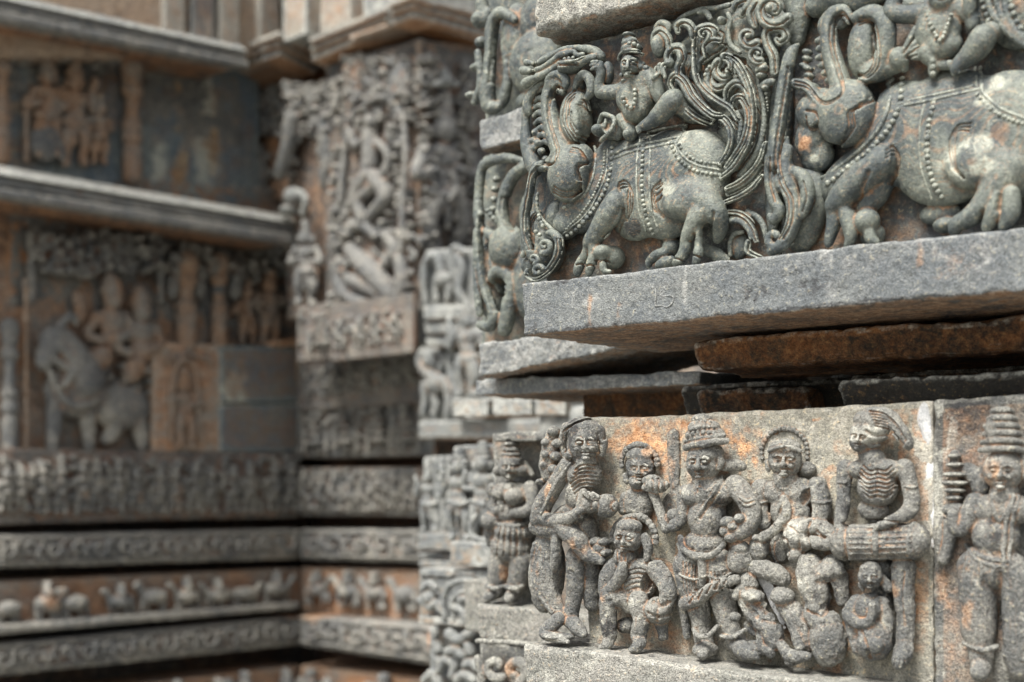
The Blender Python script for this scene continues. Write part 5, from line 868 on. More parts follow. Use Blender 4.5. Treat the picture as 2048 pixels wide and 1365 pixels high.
r = T('base_block', 'grey ledge block under the feet of the bejewelled dancer', 'stone ledge', N2, 953, 1276); ps('block_stone', N2, M['rough'], r, 952, 1330, (1208, 1246), (1277, 1330), 0, .4, rough=1.8, chip=1.5, attr=(.15, -.1, .1))
r = T('scroll_frieze_block', 'block of curling relief with an orange scroll, under the block of the dancer', 'carved block', N2, 956, 1365)
S = Sculpt(N2, (948, 1270, 1110, 1400), (-8, 50), .0024*Q); S.v(V7); S.k = 4
S.st([(325, 1165, 12), (480, 1172, 12), (640, 1190, 12)], h=14); S.st(vol(420, 1290, 14, 60, 0, -300, 14, 22), h=12); S.st(vol(515, 1310, 18, 62, 90, 430, 18, 30), h=16); S.st([(330, 1250, 20), (350, 1330, 24), (340, 1420, 24)], h=12); S.st([(600, 1250, 26), (580, 1330, 26), (620, 1420, 26)], h=12); S.st([(380, 1400, 24), (480, 1430, 30), (560, 1450, 24)], h=16)
S.spot('rust', 515, 1300, 70, 90, 1.5).spot('pale', 430, 1250, 50, 40, .6); S.mesh('scroll_carving', M['figure'], r, plane=-2, kp=5); ps('back_slab', N2, M['figure'], r, 956, 1330, (1280, 1335), (1520, 1640), -.012, .3)
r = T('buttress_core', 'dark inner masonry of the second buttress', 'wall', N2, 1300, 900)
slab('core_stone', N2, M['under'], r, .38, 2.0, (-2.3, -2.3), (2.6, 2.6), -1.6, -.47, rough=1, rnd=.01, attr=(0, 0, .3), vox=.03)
# ================================================================= third buttress
KS = 1.0
N3 = Frame(900, 4.6, -2100); N3f = N3.shift(-.12); N4 = Frame(836, 6.0, -2100); N4f = N4.shift(-.14); G = (0, 0, 1.0)
def figs(fr, root, lst, vox, z=16, mat='farcool', plane=-2, noise=(1.5, 3)):
    for (x, y, H, sd, lab) in lst:
        S = Sculpt(fr, (x-H*.34, y-H*.05, x+H*.34, y+H*1.03), (-6, z*2.2), vox); S.k = 3; idol(S, x, y, H, z, sd); S.mesh('carved_figure', M[mat], root, lab, plane=plane, kp=4, noise=noise)
r = T('figure_frieze_block', 'pale block with two blurred attendants, one holding a hooped bow, behind the dancer', 'carved block', N3, 900, 1082)
figs(N3f, r, [(966, 884, 205, 3, 'attendant holding a hooped bow'), (918, 895, 188, 5, 'attendant with raised hands')], .0036*Q, 26)
S = Sculpt(N3f, (925, 1020, 1010, 1100), (-6, 66), .0036*Q); S.k = 3; S.st([(952, 1030, 4), (941, 1052, 4.5), (944, 1072, 5), (962, 1080, 5), (990, 1078, 5)], h=46); S.mesh('bow', M['farcool'], r, plane=None)
ps('back_slab', N3f, M['farcool'], r, 915, 1200, (892, 880), (1092, 1100), 0, .25); 
r = T('base_block', 'pale cube-like ledge block under the two blurred attendants', 'stone ledge', N3, 900, 1131); ps('block_stone', N3, M['farcool'], r, 899, 1200, (1083, 1098), (1131, 1150), 0, .35, attr=(0, .3, 0))
r = T('stone_ledge', 'long pale moulding below the two blurred attendants', 'stone ledge', N3, 840, 1152); ps('ledge_slab', N3, M['farcool'], r, 838, 1200, (1137, 1148), (1153, 1168), -.02, .35, attr=(0, .3, 0))
r = T('base_block', 'tall rough grey block left of the dancer ledge', 'stone block', N2, 926, 1255); ps('block_stone', Frame(926, 3.7, -2100), M['rough'], r, 926, 1100, (1158, 1172), (1262, 1290), 0, .3, rough=1.8, attr=(.1, -.2, .1))
r = T('animal_frieze_block', 'pale block with an arch and a rearing animal, low behind the dancer', 'carved block', N3, 836, 1230)
S = Sculpt(N3, (830, 1148, 960, 1260), (-6, 40), .0036*Q); S.k = 2
for p, w_ in (([(890, 1236), (886, 1200), (900, 1172), (925, 1162), (950, 1165)], 7), ([(908, 1236), (905, 1205), (918, 1188), (940, 1182)], 5), ([(842, 1200), (858, 1214), (874, 1206), (882, 1222)], 8), ([(846, 1180), (858, 1168), (872, 1176)], 7), ([(905, 1215), (925, 1222), (932, 1245)], 8), ([(922, 1200), (940, 1196)], 8), ([(938, 1215), (934, 1240), (942, 1256)], 7)): S.st(p, w_, 12)
S.el(858, 1196, 16, 14, 10, 14); S.mesh('carved_animal', M['farcool'], r, plane=-2, kp=4, noise=(1.5, 3)); ps('back_slab', N3, M['farcool'], r, 838, 1200, (1152, 1166), (1234, 1262), -.03, .3)
r = T('stone_ledge', 'narrow pale ledge under the arch and rearing animal', 'stone ledge', N3, 836, 1247); ps('ledge_slab', N3, M['farcool'], r, 836, 1200, (1232, 1258), (1248, 1276), .02, .35, attr=(0, .3, 0))
r = T('animal_frieze_block', 'lowest block with tumbling grey animals and an orange patch', 'carved block', N3, 858, 1365)
S = Sculpt(N3, (845, 1245, 965, 1400), (-6, 50), .0036*Q); S.k = 3
for p, w_ in (([(868, 1262), (866, 1284), (876, 1300)], 11), ([(898, 1268), (914, 1280), (930, 1274), (944, 1264)], 11), ([(896, 1304), (912, 1300), (926, 1312)], 10), ([(880, 1340), (890, 1320), (906, 1330), (904, 1352)], 9), ([(930, 1330), (946, 1326), (955, 1338)], 9), ([(870, 1312), (880, 1326)], 9), ([(936, 1290), (942, 1306)], 9), ([(850, 1360), (868, 1348), (880, 1372)], 10), ([(915, 1360), (930, 1350), (950, 1360)], 10)): S.st(p, w_, 14)
S.spot('rust', 868, 1276, 16, 26, 1.6); S.mesh('carved_animal', M['farcool'], r, plane=-2, kp=5, noise=(1.5, 3)); ps('back_slab', N3, M['farcool'], r, 858, 1200, (1250, 1276), (1540, 1570), -.03, .3)
r = T('figure_frieze_block', 'green-tinged block with draped columns and a cloaked figure, farthest of the stepped pale blocks', 'carved block', N4, 838, 1060)
figs(N4f, r, [(858, 925, 140, 7, 'cloaked figure')], .0045*Q, 20)
for i, x in enumerate((872, 884, 897)):
    S = Sculpt(N4f, (x-9, 912, x+9, 1066), (-6, 26), .0045*Q); S.k = 3; S.st([(x, 918), (x+2, 990), (x+4, 1062)], 6.5, 10, sm=False); S.mesh('draped_column', M['farcool'], r, plane=-2)
ps('back_slab', N4f, M['farcool'], r, 846, 1100, (914, 905), (1072, 1078), 0, .3)
r = T('base_block', 'pale ledge block under the cloaked figure', 'stone ledge', N4, 836, 1098); ps('block_stone', N4, M['farcool'], r, 836, 1100, (1066, 1074), (1099, 1110), 0, .35)
r = T('stone_ledge', 'ribbed grey moulding under the pale ledge of the cloaked figure', 'stone ledge', N4, 836, 1127); ps('ledge_slab', N4, M['farcool'], r, 836, 1100, (1106, 1116), (1118, 1130), -.05, .35); ps('ledge_slab', N4, M['farcool'], r, 836, 1100, (1121, 1131), (1134, 1146), .0, .35)
# fourth step: beasts high on the third buttress (far)
N5 = Frame(840, 8.4, -2100); N5f = N5.shift(-.2)
r = T('stone_ledge', 'long plain grey ledge slab beneath the crouching stone lion', 'stone ledge', N5, 836, 880); ps('ledge_slab', N5, M['farcool'], r, 836, 1200, (842, 836), (878, 874), .02, .9, vox=.012)
r = T('beast_frieze_block', 'pale block with a crouching lion beside a slim standing statue', 'carved block', N5, 838, 838)
S = Sculpt(N5f, (832, 690, 945, 845), (-6, 50), .006*Q); S.k = 3
for p, w_ in (([(848, 705), (842, 722), (850, 740), (866, 752), (888, 764), (900, 780)], 11), ([(862, 712), (870, 722), (866, 736)], 8), ([(905, 700), (900, 730), (906, 760), (915, 790)], 8), ([(850, 770), (850, 800), (846, 830)], 8), ([(868, 790), (872, 812), (868, 832)], 8), ([(896, 780), (900, 805), (896, 832)], 9), ([(916, 800), (914, 830)], 8), ([(880, 706), (888, 718), (880, 740)], 7)): S.st(p, w_, 14)
S.el(860, 718, 18, 20, 16, 14); S.el(872, 768, 22, 22, 14, 16); S.mesh('beast', M['farcool'], r, plane=-2, kp=5, noise=(1.5, 5)); ps('back_slab', N5f, M['farcool'], r, 846, 1200, (695, 680), (850, 846), 0, .5, vox=.014)
r = T('slim_statue', 'slim pale statue standing between the crouching lion and the second buttress', 'statue', N5, 933, 800)
figs(N5.shift(.15), r, [(935, 600, 195, 11, 'slim standing woman')], .006*Q, 16, plane=0)
r = T('stone_block', 'pale plain block under the slim statue', 'stone block', N5, 912, 835); ps('block_stone', N5.shift(.1), M['farcool'], r, 906, 1000, (798, 796), (834, 832), 0, .3, attr=(0, .6, 0))
for i, (y0, y1, xa) in enumerate(((612, 640, 846), (646, 668, 848), (674, 694, 850))):
    r = T('stone_ledge', ['upper', 'middle', 'lower'][i]+' of the three thin pale slabs between the rearing horse and the crouching lion', 'stone ledge', N5, xa, y1); ps('ledge_slab', N5, M['farcool'], r, xa, 1200, (y0, y0-14), (y1, y1-8), -.03*i, .8, vox=.012, attr=(0, .2, 0))
r = T('beast_frieze_block', 'pale block with a rearing horse, highest of the far stepped blocks', 'carved block', N5, 846, 610)
S = Sculpt(N5f, (838, 490, 945, 620), (-6, 46), .006*Q); S.k = 3
for p, w_ in (([(852, 608), (848, 560), (852, 525), (868, 512), (880, 522)], 8), ([(884, 545), (878, 520), (872, 512)], 9), ([(872, 575), (874, 600)], 7), ([(900, 570), (896, 600)], 7), ([(916, 510), (925, 540), (918, 580), (928, 600)], 8), ([(905, 500), (915, 496), (930, 505)], 6)): S.st(p, w_, 12)
S.el(886, 560, 22, 16, 14, 14); S.mesh('beast', M['farcool'], r, plane=-2, kp=5, noise=(1.5, 5)); ps('back_slab', N5f, M['farcool'], r, 850, 1200, (500, 480), (616, 606), 0, .5, vox=.014)
r = T('buttress_core', 'shadowed masonry closing the corner behind the far stepped blocks', 'wall', N5, 900, 900)
slab('core_stone', N5, M['far'], r, .25, 4.0, (-2.4, -2.4), (2.2, 2.2), -2.2, -.8, rough=1, rnd=.02, attr=(.2, 0, .1), vox=.06)
r = T('buttress_core', 'dark inner masonry between the stepped pale blocks', 'wall', N4, 900, 1000)
slab('core_stone', N4, M['farcool'], r, .12, 2.0, (-2.4, -2.4), (.0, .0), -1.2, -.32, rough=1, rnd=.02, attr=(.1, 0, .1), vox=.03)
slab('core_stone', N3, M['farcool'], r, .12, 2.0, (-2.4, -2.4), (.25, .25), -1.0, -.32, rough=1, rnd=.02, attr=(.1, 0, .1), vox=.03)
# ================================================================= far wall, turned part (B) and long wall (A)
B = Frame(838, 9.8, -1500)
bx, by = 600, B.loc(600, 900)
BC = B.world(by[0], 0, 0); A = Frame(600, float(BC[1]), 3300)
def scrollband(fr, root, x0, x1, yt, yb, z, vox, mat, n):
    """running volutes along a course"""
    S = Sculpt(fr, (x0, min(yt)-3, x1, max(yb)+3), (-4, z*1.6), vox); S.k = 2
    for i in range(n):
        t = (i+.5)/n; x = x0+(x1-x0)*t; y = (yt[0]+yb[0])/2+((yt[1]+yb[1])-(yt[0]+yb[0]))/2*t; h = ((yb[0]-yt[0])*(1-t)+(yb[1]-yt[1])*t)/2; w_ = (x1-x0)/n/2
        RR = random.Random(i*17+n); R_ = min(h*.72, w_*.95)*RR.uniform(.72, 1.08); x += RR.uniform(-.15, .15)*w_; e = 1 if i % 2 else -1; S.st([(a, y+(b-y)*1.0, c) for a, b, c in vol(x, y, R_*.15, R_, 0, e*400, h*.10, h*.20)], h=z*.4, n=2); S.st([(x+R_, y+e*h*.4, h*.14), (x+w_, y-e*h*.1, h*.16), (x+w_*1.3, y-e*h*.5, h*.12)], h=z*.3); S.el(x+w_, y+e*h*.55, h*.3, h*.2, z*.2, z*.5); [S.el(x+RR.uniform(-1, 1)*w_, y+RR.uniform(-.8, .8)*h, h*.13, h*.1, z*.2, z*.45, RR.uniform(0, 90)) for _ in range(9)]
    for k_ in range(1):
        S.st([(x0, yt[0]+2, 2.2), (x1, yt[1]+2, 2.2)], h=z*.3, sm=False); S.st([(x0, yb[0]-2, 2.4), (x1, yb[1]-2, 2.4)], h=z*.3, sm=False)
    S.mesh('scroll_carving', M[mat], root, plane=-2, kp=3, noise=(1.2, 4), clip=True)
def backing(fr, root, x0, x1, yt, yb, n, z, vox, mat, sd):
    S = Sculpt(fr, (x0, min(yt), x1, max(yb)), (-4, z*1.6), vox); S.k = 2; R = random.Random(sd)
    for i in range(n):
        t = R.random(); x = x0+(x1-x0)*t; a = yt[0]+(yt[1]-yt[0])*t; b = yb[0]+(yb[1]-yb[0])*t; y = a+(b-a)*R.random(); q = (b-a)*.05
        S.el(x, y, q*R.uniform(.7, 2), q*R.uniform(.7, 2.2), z*.2, z*R.uniform(.3, .6), R.uniform(0, 90))
    S.mesh('ground_carving', M[mat], root, plane=.8, kp=3, noise=(.5, 4), clip=False)
def wallrow(fr, root, x0, x1, yt, yb, n, z, vox, mat, sd0, kind='idol'):
    for i in range(n):
        R = random.Random(sd0+i); t = (i+.5+R.uniform(-.22, .22))/n; x = x0+(x1-x0)*t; a = yt[0]+(yt[1]-yt[0])*t; b = yb[0]+(yb[1]-yb[0])*t; H = b-a; w_ = (x1-x0)/n; a += H*R.choice((0, 0, .06, .14))*(kind != 'shrine'); H = b-a
        S = Sculpt(fr, (x-w_*.6, a-2, x+w_*.6, b+2), (-4, z*2.2), vox); S.k = 2
        if kind == 'idol': idol(S, x+R.uniform(-1, 1), a+H*R.uniform(.02, .1), H*.93, z, sd0+i, wide=min(1.25, w_/(H*.36)))
        elif kind == 'shrine':
            for q in range(5): S.el(x, a+H*(.1+.17*q), w_*(.16+.06*q), H*.07, z*.5, z*.7); S.st([(x-w_*.38, a+H*.5, 3), (x-w_*.38, b-2, 3.4)], h=z*.6); S.st([(x+w_*.38, a+H*.5, 3), (x+w_*.38, b-2, 3.4)], h=z*.6)
            idol(S, x, a+H*.35, H*.6, z*.8, sd0+i)
        else:                                     # beast and rider
            e = R.choice((-1, 1)); w_ *= 1.25; S.el(x, a+H*.55, w_*.34, H*.20, z*.6, z*.8); S.st([(x+e*w_*.25, a+H*.5, H*.09), (x+e*w_*.38, a+H*.25, H*.08), (x+e*w_*.46, a+H*.3, H*.05)], h=z*.7)
            for q in (-.26, -.12, .14, .27): S.st([(x+q*w_, a+H*.62, H*.07), (x+(q+R.uniform(-.08, .08))*w_, a+H*.8, H*.05), (x+(q+R.uniform(-.05, .05))*w_, a+H*.93, H*.045)], h=z*.6)
            if R.random() < .7: S.el(x, a+H*.3, H*.1, H*.16, z*.8, z*.7); S.el(x, a+H*.12, H*.07, H*.08, z*.8, z*.6)
        if R.random() < .3: S.spot('rust', x, a+H*.5, w_*.4, H*.5, .5)
        if R.random() < .3: S.spot('pale', x, a+H*.4, w_*.4, H*.4, .8)
        S.mesh('carved_animal' if kind == 'beast' else 'carved_figure', M[mat], root, plane=-2, kp=3, noise=(1.5, 4))
VA_ = .0075*Q
def course(name, label, fr, x0, x1, top, bot, hf=0.0, th=.5, mat='far', attr=(0, 0, 0), carve=None, n=8, z=9, seed=0, sp=(), cat='stone course', marg=(.06, .12), cm=None, vox=.016):
    z *= 1.6; rr = T(name, label, cat, fr, (x0+x1)/2, (bot[0]+bot[1])/2); f = fr.shift(hf)
    ps('course_stone', fr, M[mat], rr, x0, x1, top, bot, hf, th, attr=attr, rough=2.5, rnd=.014, vox=vox, spots=spots(f, sp), seed=seed)
    H = (bot[0]-top[0], bot[1]-top[1]); yt = (top[0]+H[0]*marg[0], top[1]+H[1]*marg[0]); yb = (bot[0]-H[0]*marg[1], bot[1]-H[1]*marg[1]); xa, xb = max(x0, -12)+3, x1-3
    if x0 < -12:
        q = (-9-x0)/(x1-x0); yt = (yt[0]+(yt[1]-yt[0])*q, yt[1]); yb = (yb[0]+(yb[1]-yb[0])*q, yb[1])
    if carve == 'scroll': scrollband(f, rr, xa, xb, yt, yb, z, VA_, cm or mat, n)
    elif carve:
        if carve != 'beast': backing(f, rr, xa, xb, yt, yb, n*26, z, VA_, 'fardark', seed)
        wallrow(f, rr, xa, xb, yt, yb, n, z, VA_, cm or mat, seed*31+7, carve)
    return rr
def foliage(S, x0, y0, x1, y1, n, z, sd, r0=4, r1=8):
    R = random.Random(sd)
    for i in range(n):
        x, y = R.uniform(x0, x1), R.uniform(y0, y1); q = R.uniform(r0, r1)
        if R.random() < .5: S.st(vol(x, y, q*.3, q*1.3, R.uniform(0, 360), R.uniform(360, 700), q*.25, q*.5, n=9), h=z*R.uniform(.3, .8), n=2)
        else: S.el(x, y, q*R.uniform(.6, 1.1), q*R.uniform(.6, 1.2), z*R.uniform(.3, .7), z*.5, R.uniform(0, 90))
# long wall A
course('figure_course', 'long course of small blurred figures under the wall of the bull rider', A, -90, 601, (905, 908), (1044, 1036), 0, .5, 'fardark', (0, 0, 0), 'idol', 16, 14, 1, [('rust', 270, 990, 18, 70, 1.3), ('rust', 455, 960, 14, 80, 1.2), ('rust', 330, 930, 40, 24, .9), ('rust', 500, 920, 120, 10, 1.2)], 'frieze')
course('scroll_course', 'upper band of running scrolls on the long wall', A, -90, 601, (1073, 1058), (1140, 1118), .05, .6, 'far', (.1, 0, 0), 'scroll', 13, 8, 2, [('pale', 570, 1090, 34, 40, 1.6), ('rust', 570, 1090, 40, 40, .6)], 'frieze')
course('rider_course', 'band of blurred horses and riders on the long wall', A, -90, 601, (1168, 1136), (1272, 1214), .02, .5, 'farwarm', (.2, 0, 0), 'beast', 9, 15, 3, [], 'frieze', (.0, .1), 'far')
course('stone_ledge', 'dark projecting ledge under the band of horses and riders', A, -90, 601, (1258, 1204), (1278, 1218), .16, .5, 'far', (0, .1, .1), None, cat='stone ledge')
course('scroll_course', 'lower band of running scrolls on the long wall', A, -90, 601, (1298, 1232), (1362, 1290), .12, .6, 'far', (.1, 0, 0), 'scroll', 15, 8, 4, [('pale', 262, 1310, 20, 20, 1.3), ('rust', 580, 1232, 40, 8, 1.5)], 'frieze')
course('rider_course', 'lowest band of blurred elephants at the foot of the long wall', A, -90, 601, (1420, 1330), (1560, 1450), .1, .5, 'farwarm', (.3, 0, 0), 'beast', 9, 16, 5, [], 'frieze', (-.06, .1), 'far')
# turned wall B
course('rider_course', 'band of blurred horses and riders on the turned wall', B, 599, 838, (1134, 1140), (1226, 1246), .0, .5, 'farwarm', (.3, 0, 0), 'beast', 4, 15, 6, [('pale', 660, 1200, 30, 20, 1)], 'frieze', (.02, .16), 'far')
course('scroll_course', 'upper scroll band on the turned wall, beyond the pale corner stone', B, 599, 838, (1058, 1060), (1120, 1126), .06, .6, 'far', (0, 0, 0), 'scroll', 5, 8, 7, [('pale', 745, 1090, 12, 40, 1.2)], 'frieze')
course('figure_course', 'short course of blurred figures on the turned wall', B, 599, 838, (936, 938), (1032, 1032), .06, .5, 'fardark', (.1, 0, 0), 'idol', 8, 13, 8, [], 'frieze')
course('shrine_course', 'course of little shrines on the turned wall', B, 599, 838, (818, 797), (917, 912), .08, .5, 'fardark', (.2, .1, 0), 'shrine', 4, 14, 9, [], 'frieze')
course('carved_course', 'finely carved course above the little shrines', B, 599, 838, (733, 696), (808, 780), .14, .6, 'fardark', (.1, 0, 0), 'idol', 8, 8, 10, [], 'frieze')
course('scroll_course', 'lower scroll band on the turned wall', B, 599, 862, (1232, 1252), (1292, 1330), .22, .7, 'far', (.1, 0, 0), 'scroll', 6, 8, 11, [('rust', 610, 1234, 40, 10, 1.5)], 'frieze')
course('rider_course', 'lowest blurred elephants at the foot of the turned wall', B, 599, 870, (1330, 1360), (1480, 1520), .1, .5, 'farwarm', (.4, 0, 0), 'beast', 4, 16, 12, [], 'frieze', (-.06, .1), 'far')
r = T('wall_core', 'dark recessed masonry behind the bands of the far walls', 'wall', A, 300, 1100)
f = A; a0 = f.loc(-150, 900)[0]; slab('core_stone', A, M['farwarm'], r, a0, 1.2, (-2.6, -2.6), (6.0, 6.0), -1.4, -.5, rough=1, rnd=.02, attr=(0, 0, .5), vox=.06)
b0_ = B.loc(600, 900)[0]; slab('core_stone', B, M['farwarm'], r, b0_-.6, .8, (-2.6, -2.6), (6.0, 6.0), -1.6, -.5, rough=1, rnd=.02, attr=(0, 0, .5), vox=.06)
# wall face of A with the bull rider
r = T('niche_wall', 'rust-brown wall under the lower eave, behind the bull rider', 'wall', A, 300, 700)
ps('wall_face', A, M['farwarm'], r, -150, 640, (330, 380), (912, 912), -.16, .5, attr=(.25, 0, .1), vox=.02, rough=2, spots=spots(A, [('dark', 300, 480, 400, 90, 1.0), ('dark', 520, 580, 90, 120, .8), ('rust', 60, 620, 26, 200, 1.0), ('rust', 560, 690, 60, 14, 1.2)]))  # dark spots put the eave's shade into the wall colour
r = T('bull_rider_statue', 'high relief of a crowned couple riding a garlanded bull', 'statue', A, 190, 900)
Aw = A.shift(-.16); S = Sculpt(Aw, (60, 545, 320, 905), (-6, 70), VA_); S.k = 5
S.el(240, 815, 62, 46, 22, 30); S.el(150, 780, 62, 56, 26, 32); S.st([(165, 760, 44), (140, 715, 36), (118, 680, 28)], h=34); S.el(108, 682, 28, 30, 42, 24); S.st([(104, 690, 22), (90, 718, 16), (88, 728, 14)], h=44); S.st([(118, 655, 8), (142, 632, 6), (152, 650, 4)], h=46); S.st([(120, 690, 6), (150, 730, 7), (130, 770, 7)], h=62); foliage(S, 190, 720, 300, 790, 40, 40, 77, 4, 8)
for p in ([(110, 800), (108, 850), (104, 898)], [(172, 820), (176, 860), (178, 898)], [(270, 830), (282, 870), (284, 898)], [(230, 850), (222, 870), (212, 880)]): S.st([(a, b, 17-i_*3.5) for i_, (a, b) in enumerate(p)], h=24)
S.st([(100, 745, 6), (130, 800, 7), (165, 812, 7), (205, 790, 6)], h=52); S.st([(110, 720, 5), (150, 745, 6), (190, 730, 5)], h=60); S.spot('pale', 200, 870, 120, 40, .9); S.spot('rust', 260, 760, 50, 60, .5)
S.mesh('bull', M['far'], r, plane=-2, kp=6, noise=(1.5, 5))
for x, y, H, sd, w_ in ((222, 548, 250, 21, 'tall crowned rider'), (280, 572, 200, 22, 'smaller rider behind')):
    S = Sculpt(Aw, (x-70, y-8, x+60, y+235), (-6, 80), VA_); S.k = 4; u = H/100
    S.st([(x-2, y+2, 5, 30), (x, y+20, 16, 30), (x, y+34, 20, 30)]); S.el(x+3, y+52, 17, 21, 34, 20); S.el(x, y+95, 30, 28, 26, 22); S.el(x, y+130, 26, 26, 26, 22); S.st([(x-28, y+85, 11, 26), (x-46, y+120, 9, 34), (x-20, y+135, 8, 44)]); S.st([(x+28, y+85, 11, 26), (x+40, y+118, 9, 32), (x+15, y+130, 8, 42)])
    if sd == 21: S.st([(x-20, y+165, 24, 30), (x-45, y+190, 20, 40), (x-35, y+225, 15, 44)]); S.st([(x-60, y+50, 9, 20), (x-62, y+90, 10, 24), (x-70, y+40, 7, 20)]); S.spot('rust', x, y+15, 30, 30, .8)
    else: S.st([(x-10, y+160, 22, 30), (x-20, y+180, 16, 36)])
    S.spot('pale', x+3, y+52, 14, 18, 1.6); S.mesh('rider', M['farwarm'], r, w_, plane=-2, kp=6, noise=(1.5, 5))
def pilaster(label, x, y0, y1, w_, mat='farwarm', base=True, fr=A, hf=-.06, sp=()):
    rr = T('wall_pilaster', label, 'pilaster', fr, x, y1); f = fr.shift(hf); S = Sculpt(f, (x-w_*1.3, y0-3, x+w_*1.3, y1+3), (-40, 30), VA_); S.k = 2; H = y1-y0
    for a, b, q in ((0, .06, 1.2), (.08, .13, 1.0), (.15, .19, .7), (.21, .24, 1.05), (.26, .52, .72), (.54, .57, 1.0), (.59, .62, .85), (.64, .67, 1.05), (.69, .74, .75), (.76, 1, 1.0)): S.st([(x, y0+H*a+w_*q*.18, w_*q*.8), (x, y0+H*b, w_*q*.8)], h=-4, fh=1.0, k=1.5, sm=False)
    for k_ in sp: S.spot(*k_)
    S.mesh('shaft', M[mat], rr, noise=(1, 4)); return rr
pilaster('round banded pilaster between the bull rider and the slate panel', 372, 520, 690, 26); pilaster('shadowed banded pilaster right of the round banded one', 438, 520, 690, 20)
pilaster('blue-grey pilaster at the edge of the bull rider wall', 20, 650, 900, 20, 'far'); pilaster('slim edge strip beside the bull rider', 52, 560, 900, 7, 'farwarm')
r = T('niche_cornice', 'shadowed lintel of hanging carving over the bull rider', 'carved panel', A, 250, 560)
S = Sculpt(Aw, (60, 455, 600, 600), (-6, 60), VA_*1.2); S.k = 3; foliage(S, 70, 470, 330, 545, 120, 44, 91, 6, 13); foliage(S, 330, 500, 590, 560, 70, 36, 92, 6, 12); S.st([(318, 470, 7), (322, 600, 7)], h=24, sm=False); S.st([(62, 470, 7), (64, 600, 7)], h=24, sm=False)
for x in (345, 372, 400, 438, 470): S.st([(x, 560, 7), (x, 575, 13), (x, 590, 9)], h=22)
S.mesh('hanging_carving', M['fardark'], r, plane=.5, kp=5, noise=(2, 5), clip=False)  # darker stone stands in for the deep shade beneath the eave
r = T('niche_side_carving', 'rust-tinged standing relief in the shadow between the banded pilasters and the corner', 'carved panel', A, 540, 690)
figs(Aw, r, [(540, 540, 150, 95, 'shadowed standing figure')], VA_, 26, 'farwarm'); figs(Aw, r, [(495, 560, 128, 96, 'smaller shadowed figure')], VA_, 22, 'farwarm')
r = T('upper_cornice_carving', 'dark hanging carving under the upper eave', 'carved panel', A, 200, 110)
S = Sculpt(Aw, (10, 40, 480, 160), (-6, 60), VA_*1.2); S.k = 3; foliage(S, 20, 60, 250, 125, 100, 44, 93, 6, 12); foliage(S, 250, 90, 470, 135, 60, 36, 94, 5, 10); S.mesh('hanging_carving', M['fardark'], r, plane=.5, kp=5, noise=(2, 5), clip=False)  # dark stone again carries the shade of the upper eave
r = T('goddess_panel', 'ochre panel with a small standing goddess under an arch', 'carved panel', A, 372, 900)
ps('panel_stone', A, M['far'], r, 306, 440, (684, 690), (905, 906), -.02, .16, attr=(.6, .9, 0), vox=.012); f = A.shift(-.02)
S = Sculpt(f, (318, 690, 428, 900), (-4, 30), VA_); S.k = 2; S.st([(342, 880, 5), (344, 780, 5), (352, 736, 5), (370, 720, 6), (388, 736, 5), (396, 780, 5), (398, 880, 5)], h=6); [S.el(330+i*11, 706-abs(i-4)*-4, 7, 8, 3, 7) for i in range(9)]; S.mesh('arch', M['farwarm'], r, plane=-1, noise=(1, 4))
figs(f, r, [(370, 738, 160, 31, 'small goddess')], VA_, 10, 'farwarm')
r = T('slate_panel', 'smooth slate-blue panel of two slabs at the inner corner', 'wall panel', A, 520, 906)
ps('upper_slab', A, M['farpanel'], r, 441, 598, (692, 692), (806, 804), .0, .16, vox=.012, rough=1, spots=spots(A, [('pale', 470, 780, 24, 34, 1.6), ('rust', 595, 740, 8, 90, .8)])); ps('lower_slab', A, M['farpanel'], r, 441, 598, (809, 807), (905, 905), .0, .16, vox=.012, rough=1, spots=spots(A, [('rust', 520, 812, 90, 4, 1.0)]))
r = T('corner_stone', 'bright orange-tan cap stone on top of the slate panel', 'stone block', A, 580, 690); ps('block_stone', A, M['farwarm'], r, 545, 602, (682, 676), (694, 693), .03, .2, attr=(1.2, 1.0, 0), vox=.012)
# eaves of A: a sloped plate with a rolled lip
def eave(label, fr, x0, x1, top, lip, hf, name='stone_eave', wallh=-.16, mat='far', rise=.10, attr=(0, .3, 0)):
    rr = T(name, label, 'eave', fr, x1, lip[1]); f = fr.shift(hf); a = f.loc(x0, top[0]); b = f.loc(x1, top[1]); c = f.loc(x0, lip[0]); d_ = f.loc(x1, lip[1]); m = (a[2]+b[2])/2
    th = (a[1]-c[1]+b[1]-d_[1])/2
    slab('eave_plate', f, M['farcool'], rr, a[0], b[0], (a[1]-th*.36, b[1]-th*.36), (a[1], b[1]), -(hf-wallh)-.2, 0, attr=attr, vox=.013, rough=1.5, rnd=.01, fs=1.3)  # paler stone and pale mask add sky light to the plate's colour
    slab('lip_moulding', f, M[mat], rr, a[0], b[0], (a[1]-th*.66, b[1]-th*.66), (a[1]-th*.40, b[1]-th*.40), -.16, -.035, attr=(0, 0, .2), vox=.012, rough=1.5, rnd=.012)
    slab('drip_moulding', f, M[mat], rr, a[0], b[0], (c[1], d_[1]), (a[1]-th*.70, b[1]-th*.70), -.14, -.005, attr=(0, .05, .1), vox=.012, rough=1.5, rnd=.012)
    slab('soffit', f, M['farwarm'], rr, a[0], b[0], (c[1]+th*.1, d_[1]+th*.1), (a[1]-th*.31, b[1]-th*.31), -(hf-wallh)-.2, -.165, attr=(.5, 0, .8), vox=.03, rough=1)  # dark mask puts shade into the soffit colour, over rust
    return rr
eave('lower stone eave with a pale upper edge running to the inner corner', A, -150, 600, (296, 428), (368, 492), .45, attr=(0, .6, 0))
eave('upper dark ribbed stone eave over the slate wall', A, -150, 500, (-58, 86), (10, 136), .45, attr=(0, 0, .1))
r = T('upper_wall', 'slate wall with orange streaks between the two eaves', 'wall', A, 400, 300)
